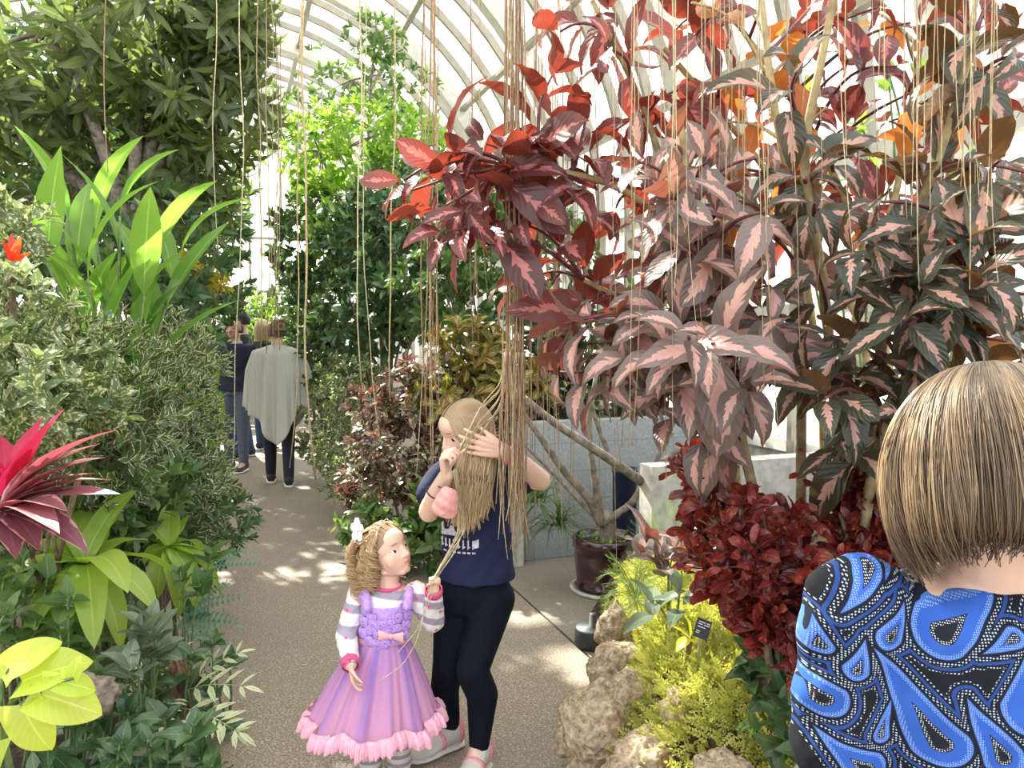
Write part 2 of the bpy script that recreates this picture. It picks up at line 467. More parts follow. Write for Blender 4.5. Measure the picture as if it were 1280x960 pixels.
M_SOIL = m.color(m.mix(n1.soft(0.3, 0.7), (0.018, 0.013, 0.009), (0.085, 0.060, 0.038))).set(Roughness=0.95).bump(n1 + n2 * 0.5, 0.9, 0.03).m
m = Mat('grey_block')
x, y, z = m.sep(m.coord())
n1 = m.noise(60, detail=4); n2 = m.noise(3, detail=4)
c = m.mix(n1.soft(0.3, 0.7), (0.26, 0.29, 0.30), (0.36, 0.385, 0.39)); c = m.mix(n2.soft(0.4, 0.7) * 0.5, c, (0.22, 0.25, 0.25))
mort = ((z / 0.2).mod(1.0) - 0.5).abs().gt(0.475)
M_BLOCK = m.color(m.mix(mort * 0.5, c, (0.20, 0.21, 0.21))).set(Roughness=0.85).bump(n1 - mort * 1.0, 0.3, 0.006).m
M_CONC = plain('pale_concrete', (0.50, 0.49, 0.45), 0.85, 0.22, 14, 0.3, 120)
M_FRAME = plain('cream_painted_frame', (0.30, 0.27, 0.22), 0.55, 0.12, 9, 0.1, 60)
M_WHITE = plain('white_painted_frame', (0.52, 0.51, 0.47), 0.5, 0.10, 9, 0.1, 60)
m = Mat('glazing')
n1 = m.noise(1.3, detail=4); n2 = m.noise(14, detail=3)
tr = m.node('ShaderNodeBsdfTransparent'); tr.inputs[0].default_value = (0.93, 0.97, 0.97, 1)
tl = m.node('ShaderNodeBsdfTranslucent'); m.lk(m.mix(n1.soft(0.35, 0.7), (0.93, 0.93, 0.9), (0.86, 0.74, 0.56)), tl.inputs[0])
mx = m.node('ShaderNodeMixShader'); m.lk((n1.soft(0.3, 0.75) * 0.22 + n2 * 0.10 + 0.05), mx.inputs[0]); m.lk(tr.outputs[0], mx.inputs[1]); m.lk(tl.outputs[0], mx.inputs[2])
gl = m.node('ShaderNodeBsdfGlossy'); gl.inputs['Roughness'].default_value = 0.05
mx2 = m.node('ShaderNodeMixShader'); mx2.inputs[0].default_value = 0.05; m.lk(mx.outputs[0], mx2.inputs[1]); m.lk(gl.outputs[0], mx2.inputs[2]); m.lk(mx2.outputs[0], m.out.inputs[0])
M_GLASS = m.m

T0, T1 = -3.0, 20.0
S0, S1 = -5.4, 3.6            # left and right walls
ZS = 2.6                      # springing of the roof
def slab(name, s0, s1, t0, t1, z0, z1, mat):
    b = MB(); b.box(ST((s0 + s1) / 2, (t0 + t1) / 2, (z0 + z1) / 2), NX, AX, (0, 0, 1), (s1 - s0) / 2, (t1 - t0) / 2, (z1 - z0) / 2)
    return structure(b.build(name, mat, smooth=False))
slab('floor', -0.42, 1.574, T0, T1, -0.15, 0.0, M_PATH)
slab('floor_side', 1.59, S1 + 0.1, T0, 4.95, -0.15, -0.002, M_SLAB)
slab('ground_outside', -40, 40, -30, 60, -0.4, -0.2, plain('winter_lawn', (0.42, 0.43, 0.36), 0.9, 0.2, 0.6))

def terrain(name, s0, s1, t0, t1, ns, nt, hf, mat):
    s_ = np.linspace(s0, s1, ns); t_ = np.linspace(t0, t1, nt); Sg, Tg = np.meshgrid(s_, t_, indexing='ij')
    H = hf(Sg, Tg); v = (NX[None, None] * Sg[..., None] + AX[None, None] * Tg[..., None]); v[..., 2] = H
    i = np.arange(ns - 1)[:, None] * nt; j = np.arange(nt - 1)[None]
    b = MB(); b.add(v.reshape(-1, 3), np.stack([i + j, i + nt + j, i + nt + j + 1, i + j + 1], -1).reshape(-1, 4))
    return structure(b.build(name, mat))
def sst(x, a, b): q = np.clip((x - a) / (b - a), 0, 1); return q * q * (3 - 2 * q)
def rough(s_, t_, k=1.0): return k * (0.5 * np.sin(s_ * 5.1 + t_ * 3.3) + 0.5 * np.sin(t_ * 7.7 - s_ * 4.1) + 0.4 * np.sin(s_ * 13 + 1.7 * t_) * np.sin(t_ * 11))
def h_left(s_, t_): return -0.05 + 0.10 * sst(-s_, 0.3, 0.5) + 0.35 * sst(-s_, 0.4, 2.6) + rough(s_, t_, 0.02)
def h_vine(s_, t_): return -0.05 + 0.12 * sst(s_, 1.55, 1.7) + 0.5 * sst(s_, 1.7, 2.6) + rough(s_, t_, 0.02)
def bed_edge(t_): return 1.12 + 0.10 * np.sin(t_ * 2.1 + 0.6) + 0.06 * np.sin(t_ * 5.3) + 0.50 * sst(t_, 2.2, 3.5)
def h_bed(s_, t_):
    e = bed_edge(t_)
    return -0.06 + 0.46 * sst(s_, e + 0.02, e + 0.40) + 0.10 * sst(s_, e + 0.4, e + 1.6) + rough(s_, t_, 0.018)
terrain('ground_left_bed', S0, -0.30, T0, T1, 60, 160, h_left, M_SOIL)
terrain('ground_vine_bed', 1.60, S1, 4.95, T1, 40, 120, h_vine, M_SOIL)
terrain('ground_rock_bed', 1.02, S1, -1.2, 3.80, 90, 160, h_bed, M_SOIL)

slab('wall_nook', 1.80, S1, 4.83, 4.95, 0, 0.95, M_BLOCK)
slab('wall_nook_end', 1.60, 1.80, 4.72, 4.97, 0, 0.66, M_CONC)
slab('wall_bed_end', 2.22, S1, 3.78, 3.92, 0, 0.80, M_CONC)
slab('wall_right', S1, S1 + 0.15, T0, T1, 0, 0.75, M_CONC)
slab('wall_left', S0 - 0.15, S0, T0, T1, 0, 0.75, M_CONC)
slab('wall_back', S0, S1, T1, T1 + 0.15, 0, 0.75, M_CONC)

# roof: a glazed barrel, springing from both side walls
SCN = 0.1
def arc(th):                               # 0 = right springing, pi = left springing
    c_, s_ = math.cos(th), math.sin(th)
    return SCN + (S1 - SCN) * c_ if c_ > 0 else SCN + (SCN - S0) * c_, ZS + 3.5 * s_
def rib(name, t, w, h, n=36):
    b = MB(); ths = np.linspace(0, PI, n + 1); v = []
    for th in ths:
        s_, z = arc(th); ds = math.cos(th); dz = math.sin(th)
        for a, q in ((-1, 0), (1, 0), (1, -1), (-1, -1)):
            v.append(ST(s_ + ds * q * h, t + a * w / 2, z + dz * q * h))
    i = np.arange(n)[:, None] * 4; j = np.arange(4)[None]; k = (j + 1) % 4
    b.add(v, np.stack([i + j, i + k, i + 4 + k, i + 4 + j], -1).reshape(-1, 4))
    # straight leg down to the knee wall
    for sx in (S1, S0):
        sg = -1 if sx == S1 else 1
        b.box(ST(sx + sg * h / 2, t, (0.75 + ZS) / 2), NX, AX, (0, 0, 1), h / 2, w / 2, (ZS - 0.75) / 2)
    return structure(b.build(name, M_FRAME if w < 0.1 else M_WHITE, smooth=False))
tb = 7.7 - 2.33 * 4
while tb < T1:
    rib('roof_beam', tb, 0.16, 0.20)
    for k in (1, 2, 3):
        if tb + k * 0.5825 < T1: rib('roof_beam_glazing_bar', tb + k * 0.5825, 0.05, 0.08)
    tb += 2.33
for th in (14, 34, 54, 74, 94, 112, 132, 155):
    s_, z = arc(math.radians(th)); ds, dz = math.cos(math.radians(th)), math.sin(math.radians(th))
    b = MB(); b.bar(ST(s_ - ds * 0.09, T0, z - dz * 0.09), ST(s_ - ds * 0.09, T1, z - dz * 0.09), 0.07, 0.05)
    structure(b.build('roof_beam_purlin', M_FRAME, smooth=False))
b = MB(); ths = np.linspace(0, PI, 49); v = []
for th in ths:
    s_, z = arc(th); v += [ST(s_, T0, z), ST(s_, T1, z)]
i = np.arange(48)[:, None] * 2
b.add(v, np.concatenate([i, i + 1, i + 3, i + 2], 1)); structure(b.build('ceiling', M_GLASS))
def pane_wall(name, sx):
    b = MB(); b.add([ST(sx, T0, 0.75), ST(sx, T1, 0.75), ST(sx, T1, ZS), ST(sx, T0, ZS)], np.array([[0, 1, 2, 3]]))
    structure(b.build(name, M_GLASS))
    for z, hh in ((0.79, 0.08), (1.72, 0.07), (ZS, 0.14)):
        b = MB(); b.bar(ST(sx, T0, z), ST(sx, T1, z), 0.12, hh); structure(b.build('trim_rail', M_WHITE, smooth=False))
pane_wall('window_right', S1); pane_wall('window_left', S0)
# glazed end wall with its bars
b = MB(); vs = [ST(*((arc(th)[0], T1, arc(th)[1]))) for th in ths]
vs += [ST(S0, T1, 0.75), ST(S1, T1, 0.75)]
b.add(vs, [np.array([list(range(49)) + [49, 50]])]); structure(b.build('window_back', M_GLASS, smooth=False))
for s_ in np.arange(S0 + 0.6, S1, 0.75):
    q = (s_ - SCN) / ((S1 - SCN) if s_ > SCN else (SCN - S0)); zt = ZS + 3.5 * math.sqrt(max(0, 1 - q * q))
    b = MB(); b.bar(ST(s_, T1 - 0.04, 0.75), ST(s_, T1 - 0.04, zt), 0.06, 0.08, up=AX); structure(b.build('trim_end_bar', M_FRAME, smooth=False))
for z in (1.7, 2.6, 3.9):
    b = MB(); b.bar(ST(S0, T1 - 0.04, z), ST(S1, T1 - 0.04, z), 0.08, 0.06); structure(b.build('trim_end_rail', M_FRAME, smooth=False))
# ------------------------------------------------------------------ plant materials
L_TREE = leaf_mat('tree_leaf', (0.065, 0.095, 0.040), (0.15, 0.19, 0.070), tf=0.42, rough=0.35, vein=0.5)  # leaf colour lightened to carry the haze over the left side
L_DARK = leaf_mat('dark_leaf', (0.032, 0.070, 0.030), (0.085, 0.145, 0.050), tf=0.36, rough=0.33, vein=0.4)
L_MID = leaf_mat('mid_leaf', (0.050, 0.110, 0.030), (0.13, 0.21, 0.060), tf=0.35, rough=0.36, vein=0.4)
L_LIME = leaf_mat('lime_leaf', (0.13, 0.25, 0.035), (0.28, 0.42, 0.07), tf=0.45, rough=0.38, vein=0.4)
L_VARI = leaf_mat('cream_edged_leaf', (0.045, 0.080, 0.035), (0.10, 0.15, 0.065), tf=0.3, rough=0.24, kind='edge', pc=(0.58, 0.58, 0.38), pw=0.78)
L_SILV = leaf_mat('pale_mottled_leaf', (0.07, 0.12, 0.045), (0.17, 0.23, 0.10), tf=0.3, rough=0.22, kind='blotch', pc=(0.56, 0.55, 0.36), pw=0.56)
L_GING = leaf_mat('ginger_leaf', (0.09, 0.20, 0.035), (0.17, 0.30, 0.06), tf=0.45, rough=0.34, vein=0.5, vk=26)
L_DRAC = leaf_mat('lime_strap_leaf', (0.20, 0.32, 0.040), (0.34, 0.46, 0.08), tf=0.38, rough=0.36, vein=0.25, vk=1)
L_POTH = leaf_mat('chartreuse_leaf', (0.38, 0.50, 0.05), (0.55, 0.62, 0.10), tf=0.42, rough=0.28, vein=0.3, kind='blotch', pc=(0.38, 0.47, 0.06), pw=0.72)
L_GLOS = leaf_mat('glossy_dark_leaf', (0.042, 0.092, 0.038), (0.09, 0.16, 0.060), tf=0.22, rough=0.2, vein=0.6, vk=7)
L_GREY = leaf_mat('grey_green_leaf', (0.09, 0.135, 0.085), (0.19, 0.24, 0.17), tf=0.22, rough=0.22, vein=0.5)
L_BLUE = leaf_mat('blue_fern_leaf', (0.09, 0.20, 0.14), (0.16, 0.30, 0.21), tf=0.25, rough=0.4)
L_WFERN = leaf_mat('silver_fern_leaf', (0.10, 0.18, 0.07), (0.16, 0.25, 0.10), tf=0.28, rough=0.35, kind='edge', pc=(0.62, 0.68, 0.45), pw=0.02)
L_HOT = leaf_mat('hot_pink_leaf', (0.50, 0.02, 0.06), (0.75, 0.04, 0.16), trans=(1.0, 0.05, 0.15), tf=0.5, rough=0.32, vein=0.25, vk=24)
L_PURP = leaf_mat('purple_strap_leaf', (0.14, 0.045, 0.06), (0.26, 0.10, 0.12), trans=(0.6, 0.1, 0.12), tf=0.3, rough=0.25, vein=0.2, vk=24, kind='edge', pc=(0.48, 0.25, 0.26), pw=0.86)
L_YCRO = leaf_mat('yellow_croton_leaf', (0.20, 0.24, 0.03), (0.48, 0.38, 0.05), tf=0.35, rough=0.3, kind='veins', pc=(0.75, 0.60, 0.08))
L_RCRO = leaf_mat('veined_croton_leaf', (0.045, 0.085, 0.03), (0.17, 0.045, 0.03), tf=0.25, rough=0.3, kind='veins', pc=(0.52, 0.46, 0.09))
L_PCRO = leaf_mat('purple_backed_leaf', (0.06, 0.03, 0.04), (0.13, 0.10, 0.08), trans=(0.4, 0.08, 0.1), tf=0.25, rough=0.26, kind='blotch', pc=(0.42, 0.46, 0.16), pw=0.58)
L_CARP = leaf_mat('burgundy_caricature_leaf', (0.060, 0.026, 0.028), (0.15, 0.050, 0.050), trans=(0.70, 0.10, 0.05), tf=0.24, rough=0.36, kind='centre', pc=(0.54, 0.19, 0.18), pw=0.26, under=(0.12, 0.030, 0.022), vein=0.2, bump=0.35)
L_CARM = leaf_mat('mauve_caricature_leaf', (0.11, 0.095, 0.082), (0.20, 0.150, 0.138), trans=(0.60, 0.18, 0.09), tf=0.22, rough=0.30, kind='centre', pc=(0.64, 0.36, 0.31), pw=0.44, under=(0.11, 0.045, 0.035), vein=0.25, bump=0.4)
L_CARG = leaf_mat('green_caricature_leaf', (0.022, 0.036, 0.024), (0.052, 0.062, 0.042), trans=(0.40, 0.16, 0.04), tf=0.22, rough=0.30, kind='centre', pc=(0.56, 0.31, 0.25), pw=0.34, under=(0.075, 0.045, 0.022), vein=0.25, bump=0.4)
L_ORNG = leaf_mat('amber_backlit_leaf', (0.20, 0.09, 0.025), (0.42, 0.13, 0.035), trans=(1.0, 0.30, 0.05), tf=0.5, rough=0.4, vein=0.4)  # light shining through the leaves is put into this orange colour
L_MAMM = leaf_mat('red_twisted_leaf', (0.050, 0.012, 0.016), (0.25, 0.032, 0.030), trans=(0.6, 0.06, 0.03), tf=0.2, rough=0.2, kind='blotch', pc=(0.33, 0.09, 0.03), pw=0.6, vein=0.35, veinc=(0.5, 0.12, 0.06), bump=0.3)
L_MOSS = leaf_mat('spikemoss_leaf', (0.27, 0.30, 0.055), (0.54, 0.52, 0.14), tf=0.3, rough=0.5, bump=0)
L_ASPA = leaf_mat('asparagus_needle', (0.16, 0.26, 0.04), (0.32, 0.42, 0.09), tf=0.3, rough=0.5, bump=0)
L_YELL = leaf_mat('yellow_leaf', (0.62, 0.62, 0.05), (0.75, 0.70, 0.10), tf=0.4, rough=0.35, vein=0.3)
M_STEM = plain('brown_stem', (0.16, 0.11, 0.065), 0.8, 0.35, 40, 0.4, 90)
M_TAN = plain('tan_stem', (0.36, 0.28, 0.14), 0.7, 0.3, 30, 0.4, 90)
M_GSTEM = plain('green_stem', (0.14, 0.20, 0.07), 0.6, 0.3, 40)
M_RSTEM = plain('maroon_stem', (0.12, 0.03, 0.035), 0.5, 0.3, 40)
M_BARK = plain('grey_bark', (0.20, 0.17, 0.14), 0.9, 0.4, 22, 0.7, 50)

def tset(shape, w, n=5, m=1, **k):
    dr = k.pop('droop', 0.5); wv = k.pop('wave', 0.0)
    return [leaf(shape, w * q, n, m, droop=dr * f, wave=wv, twist=t, **k) for q, f, t in ((1, 1, 0), (0.85, 1.5, 0.25), (1.12, 0.6, -0.25))]
T_LONG = tset('lance', 0.24, 5, 1, droop=0.9)
T_OV = tset('ovate', 0.48, 4, 1, droop=0.7)
T_EL = tset('ellip', 0.42, 3, 1, droop=0.5)
T_SMALL = tset('ellip', 0.40, 2, 1, droop=0.3)
T_OVBIG = tset('ovate', 0.56, 6, 2, droop=0.7, wave=0.03)
T_CROT = tset('obov', 0.40, 6, 2, droop=0.9, wave=0.04)

def branch(a, b, sag=0.15, n=7):
    a, b = np.asarray(a, float), np.asarray(b, float); q = np.linspace(0, 1, n)[:, None]
    L = np.linalg.norm(b - a); side = rng.normal(0, 0.05 * L, 3)
    p = a + (b - a) * q; p[:, 2] += (np.sin(q[:, 0] * PI) * sag * L); return p + np.sin(q * PI) * side
def shrub(name, label, cat, base, blobs, lm, tpls, tips, m, ls, ang=1.0, upw=0.4, surf=0.55, stems=10, stem_mat=None, stem_r=0.012, group=None, droop_ax=0.0, sprays=None):
    """blobs: (centre, radius) ellipsoids filled with leafy twig tips"""
    base = np.asarray(base, float); root = thing(name, label, cat, base, group)
    fb = MB(); sb = MB(); tot = sum((np.prod(np.broadcast_to(r, (3,)))) ** 0.66 for c, r in blobs); allp = []
    for c, r in blobs:
        k = max(3, int(tips * (np.prod(np.broadcast_to(r, (3,)))) ** 0.66 / tot))
        p, o = blob_points(k, c, np.broadcast_to(r, (3,)), surf)
        ax = nrm(o + np.array([0, 0, upw - droop_ax]) + rng.normal(0, 0.25, o.shape))
        keep = p[:, 2] > 0.06; p, ax = p[keep], ax[keep]
        whorl(fb, tpls, p, ax, m, ang, ls, shoot=ls * 0.5); allp.append((p, np.asarray(c, float)))
    fb.build('foliage', lm, root)
    for p, c in allp:
        k = max(2, stems // len(allp)); fork = base + (c - base) * 0.55
        sb.tube(branch(base, fork, 0.0), np.linspace(stem_r * 1.6, stem_r, 7), 6)
        for q in p[rng.permutation(len(p))[:k]]:
            sb.tube(branch(fork, q, 0.1), np.linspace(stem_r, stem_r * 0.35, 7), 5)
    sb.build('stem', stem_mat or M_STEM, root)
    return root
def base_of(px, D, z=None, left=True):
    p = P(px, 480, D); s_, t_ = toST(p); h = float((h_left if left else h_vine)(np.array(s_), np.array(t_)))
    return np.array([p[0], p[1], h if z is None else z])

# ------------------------------------------------------------------ left bed, far to near
def tree(label, base, blobs, lm, tpls, tips, m, ls, tr=0.09, **k):
    name = k.pop('name', 'conservatory_tree')
    base = np.asarray(base, float); root = thing(name, label, 'tree', base, k.pop('group', None))
    tb_ = MB(); top = np.mean([b[0] for b in blobs], axis=0)
    hub = np.array([base[0] * 0.4 + top[0] * 0.6, base[1] * 0.4 + top[1] * 0.6, base[2] * 0.35 + top[2] * 0.65])
    tb_.tube(branch(base - [0, 0, 0.05], hub, 0.0, 9), np.linspace(tr, tr * 0.6, 9), 10); tb_.build('trunk', M_BARK, root)
    fb = MB(); bb = MB()
    for c, r in blobs:
        n = max(4, int(tips / len(blobs))); p, o = blob_points(n, c, np.broadcast_to(r, (3,)), 0.5)
        whorl(fb, tpls, p, nrm(o + np.array([0, 0, k.get('upw', 0.1)]) + rng.normal(0, 0.2, o.shape)), m, k.get('ang', 1.1), ls, shoot=ls * 0.35)
        bb.tube(branch(hub, c, 0.1), np.linspace(tr * 0.5, tr * 0.2, 7), 7)
        for q in p[:7]: bb.tube(branch(c, q, 0.05), np.linspace(tr * 0.2, tr * 0.07, 7), 5)
    fb.build('crown', lm, root); bb.build('branch', M_BARK, root)
    return root
tree('tall dark tree with long drooping leaf whorls leaning over the left bed', base_of(165, 6.6),
     [(P(60, 40, 6.0), (1.0, .9, .8)), (P(190, 60, 6.2), (.9, .8, .75)), (P(265, 120, 6.4), (.55, .6, .7)), (P(120, 150, 6.8), (.9, .7, .6)), (P(235, 215, 6.7), (.5, .6, .6)), (P(20, 170, 6.2), (.6, .6, .6)), (P(270, 20, 6.2), (.45, .5, .5))],
     L_TREE, T_LONG, 480, 8, 0.32, 0.13, ang=1.25, upw=-0.2)
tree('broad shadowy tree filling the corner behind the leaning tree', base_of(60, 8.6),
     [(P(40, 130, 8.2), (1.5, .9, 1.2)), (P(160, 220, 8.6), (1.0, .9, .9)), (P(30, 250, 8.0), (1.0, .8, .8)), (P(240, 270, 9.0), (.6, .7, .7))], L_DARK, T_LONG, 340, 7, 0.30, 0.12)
tree('dark spreading tree added further down the left bed to block the sun', base_of(190, 11.5),
     [(P(150, 180, 11.5), (1.6, 1.2, 1.2)), (P(250, 230, 11.8), (.8, .9, .9)), (P(60, 80, 11.5), (1.8, 1.3, 1.2))], L_DARK, T_LONG, 300, 7, 0.34, 0.12)  # added canopy, mostly hidden, keeps sun off the far path
shrub('understory_shrub', 'understory shrub with backlight painted yellow-green below the tall dark tree', 'shrub', base_of(110, 7.4),
      [(P(110, 120, 7.3), (.5, .4, .35)), (P(25, 95, 7.2), (.35, .3, .2)), (P(120, 170, 7.4), (.5, .4, .3))], L_LIME, T_OV, 60, 5, 0.14)  # lime leaf colour carries the backlight of the understory
shrub('broadleaf_shrub', 'deep green shrub behind the ginger clump', 'shrub', base_of(150, 5.6),
      [(P(60, 300, 5.4), (.8, .5, .5)), (P(190, 310, 5.7), (.65, .5, .5)), (P(130, 400, 5.4), (.9, .5, .6))], L_DARK, T_OV, 240, 6, 0.17)
shrub('broadleaf_shrub', 'dark rounded shrub at the path side below the yellow croton', 'shrub', base_of(245, 7.2),
      [(P(235, 410, 7.0), (.5, .5, .5)), (P(262, 350, 7.6), (.45, .5, .5))], L_DARK, T_OV, 150, 6, 0.15)
shrub('croton', 'yellow speckled croton above the men on the path', 'shrub', base_of(228, 6.3),
      [(P(232, 342, 6.2), (.20, .2, .17)), (P(265, 352, 6.3), (.13, .15, .12))], L_YCRO, T_EL, 70, 7, 0.11)
# ginger: canes with alternating blades
def ginger(label, base, canes, ll, lw=0.2, group=None):
    root = thing('ginger_plant', label, 'plant', base, group)
    sb = MB(); fb = MB(); T = tset('lance', lw, 8, 2, droop=0.7, wave=0.01)
    for top, nl in canes:
        pth = branch(np.asarray(base) + rng.normal(0, 0.06, 3) * [1, 1, 0], top, 0.02, 12); sb.tube(pth, np.linspace(0.012, 0.006, 12), 6)
        d = nrm(pth[-1] - pth[0]); sd_ = nrm(np.cross(d, rng.normal(0, 1, 3) * [1, 1, .1]))
        for i in range(nl):
            q = 0.40 + 0.6 * i / (nl - 1); k = np.array([np.interp(q * 11, np.arange(12), pth[:, a]) for a in range(3)])
            dd = d * (0.75 + 0.5 * q) + sd_ * (0.9 - 0.5 * q) * (1 if i % 2 else -1)
            place(fb, T, k, dd, np.cross(np.cross(dd, [0, 0, 1]), dd) + rng.normal(0, .15, 3), ll * (0.8 + 0.3 * random.random()))
    sb.build('cane', M_GSTEM, root); fb.build('foliage', L_GING, root); return root
b0 = base_of(135, 3.6)
ginger('tall ginger with long upright bright green blades', b0, [(P(*q), n) for q, n in (((85, 275, 3.5), 7), ((120, 290, 3.7), 7), ((150, 270, 3.6), 7), ((195, 320, 3.6), 7), ((60, 330, 3.4), 6), ((225, 320, 3.8), 7), ((110, 350, 3.3), 6), ((180, 370, 3.5), 6))], 0.52, 0.24)
ginger('low ginger with pointed blades reaching towards the men', base_of(262, 5.6), [(P(*q), n) for q, n in (((262, 470, 5.6), 6), ((268, 505, 5.5), 6), ((240, 420, 5.8), 5), ((235, 390, 5.7), 5))], 0.45, 0.15)

# the small-leaved mass between the ginger and the path
for lab, base, bl, tips in (
        ('cream-edged small-leaved bush sprawling beside the ginger canes', base_of(105, 3.3), [(P(70, 455, 3.1), (.34, .35, .25)), (P(140, 470, 3.3), (.34, .35, .26)), (P(100, 545, 3.0), (.42, .4, .32))], 300),
        ('cream-edged small-leaved bush in the middle of the left bed', base_of(195, 4.0), [(P(190, 450, 4.0), (.38, .4, .30)), (P(180, 530, 3.8), (.38, .4, .36)), (P(200, 600, 3.8), (.36, .36, .34))], 420),
        ('cream-edged small-leaved bush spilling onto the path edge', base_of(255, 4.9), [(P(212, 470, 5.0), (.30, .4, .34)), (P(242, 555, 5.0), (.24, .4, .36)), (P(225, 625, 4.4), (.32, .4, .32))], 420)):
    shrub('variegated_bush', lab, 'shrub', base, bl, L_VARI, T_SMALL, tips, 7, 0.085, ang=1.1, stems=30, stem_r=0.006)
shrub('dark_bush', 'low dark bush hiding the path edge under the small-leaved bushes', 'shrub', base_of(235, 4.2),
      [(P(225, 660, 4.0), (.42, .4, .26)), (P(262, 640, 4.8), (.30, .35, .28)), (P(180, 630, 3.7), (.4, .4, .28))], L_GLOS, T_SMALL, 300, 6, 0.085, stems=20, stem_r=0.006)
shrub('mottled_shrub', 'shiny pale-mottled shrub at the left edge above the red cordyline', 'shrub', base_of(35, 2.7),
      [(P(20, 400, 2.7), (.24, .3, .20)), (P(70, 440, 2.7), (.22, .25, .18)), (P(30, 490, 2.5), (.28, .3, .20)), (P(90, 510, 2.6), (.20, .2, .16)), (P(15, 290, 3.0), (.20, .2, .16))], L_SILV, T_EL, 210, 6, 0.105, ang=1.15, stems=16, stem_r=0.007)
shrub('leafy_shrub', 'mid green shrub in the lower left behind the cordyline', 'shrub', base_of(60, 3.3),
      [(P(60, 590, 3.1), (.44, .4, .28)), (P(140, 620, 3.4), (.38, .4, .25)), (P(20, 660, 3.2), (.4, .4, .3))], L_MID, T_EL, 300, 6, 0.105, stems=12, stem_r=0.006)

# strap-leaved rosettes
def rosette(name, label, base, crown, leaves, lm, w, D, group=None, stem=M_STEM, sr=0.010, hue=None, droop=1.2, shape='strap', stem_name='stem'):
    """leaves: (tip px, tip py, depth) seen positions; blades arch from the crown to the tip"""
    root = thing(name, label, 'plant', base, group); fb = MB()
    crown = np.asarray(crown, float)
    for i, (px, py, d) in enumerate(leaves):
        tip = P(px, py, d); v = tip - crown; L = np.linalg.norm(v)
        t = leaf(shape, w / (L * 1.1), 10, 2, droop=droop * random.uniform(0.7, 1.15), lift=droop * 0.55, fold=0.22, wave=0.015, wk=2, twist=random.uniform(-.25, .25))
        e = t[0].reshape(11, 5, 3)[-1, 2]; sc = L / np.linalg.norm(e[1:])                     # the tip lands on the target
        al = math.atan2(e[2], e[1]); y = v / L; up = np.array([0, 0, 1.0]) - y * y[2]
        if np.linalg.norm(up) < 0.15: up = np.array([0, -1.0, 0]) - y * -y[1]
        up = up / np.linalg.norm(up); y2 = y * math.cos(al) - up * math.sin(al); up2 = up * math.cos(al) + y * math.sin(al)
        place(fb, [t], crown, y2, up2, sc)
    fb.build('foliage', lm, root)
    if np.linalg.norm(crown - base) > 0.05:
        sb = MB(); sb.tube(branch(base, crown, 0.02), sr, 7); sb.build(stem_name, stem, root)
    return root
def bl_left(px, D): return base_of(px, D)
def dk(lst, k): return [(a, b_, c * k) for a, b_, c in lst]
rosette('dracaena', 'chartreuse dracaena with broad drooping strap leaves beside the cordyline', base_of(105, 2.75), P(108, 705, 2.75),
        dk([(-25, 745, 2.1), (30, 812, 1.95), (12, 690, 2.2), (60, 838, 2.0), (118, 812, 1.9), (150, 812, 2.1), (195, 765, 2.1), (160, 742, 1.95), (185, 675, 2.3), (172, 612, 2.3), (135, 632, 2.4), (80, 640, 2.4), (90, 838, 2.05), (215, 715, 2.35), (35, 750, 2.3), (142, 835, 2.2), (5, 722, 2.0), (152, 640, 2.25), (75, 790, 1.95)], 1.28), L_DRAC, 0.125, 2.1)
rosette('dracaena', 'smaller chartreuse dracaena leaning over the path edge', base_of(205, 3.4), P(210, 682, 3.35),
        dk([(246, 765, 2.6), (274, 738, 2.7), (279, 770, 2.75), (214, 628, 2.8), (165, 655, 2.7), (180, 705, 2.6), (198, 748, 2.6), (255, 690, 2.9), (234, 645, 2.9), (162, 690, 2.9), (225, 770, 2.6), (268, 705, 2.8)], 1.25), L_DRAC, 0.105, 2.7)
rosette('cordyline', 'hot pink young cordyline leaves at the left edge', base_of(-70, 2.3), P(12, 628, 2.2),
        dk([(80, 512, 1.8), (55, 520, 1.9), (40, 560, 1.8), (-20, 560, 1.8), (2, 545, 1.9), (62, 600, 1.9)], 1.2), L_HOT, 0.10, 1.8, stem=M_RSTEM, sr=.006, droop=0.6, shape='lance')
rosette('cordyline', 'purple cordyline with long dark leaves pointing at the path', base_of(-80, 2.2), P(2, 640, 2.1),
        dk([(145, 538, 1.72), (132, 572, 1.72), (152, 618, 1.7), (118, 592, 1.8), (112, 694, 1.62), (85, 640, 1.6), (50, 690, 1.6), (-40, 690, 1.6), (105, 612, 1.75), (95, 555, 1.9), (138, 600, 1.75), (125, 555, 1.8), (20, 700, 1.6), (75, 668, 1.55)], 1.2), L_PURP, 0.095, 1.75, stem=M_RSTEM, sr=.006, droop=0.7, shape='lance')
rosette('bromeliad', 'scarlet bromeliad flower spike in the shrub at the far left', base_of(16, 3.2), P(16, 335, 2.75),
        dk([(2, 300, 3.1), (26, 295, 3.1), (38, 315, 3.1), (8, 350, 3.1), (34, 348, 3.1), (14, 292, 3.2), (-5, 325, 3.15)], .87), leaf_mat('scarlet_bract', (0.5, 0.03, 0.02), (0.7, 0.08, 0.03), tf=0.4), 0.035, 3.1, droop=0.5, shape='lance')
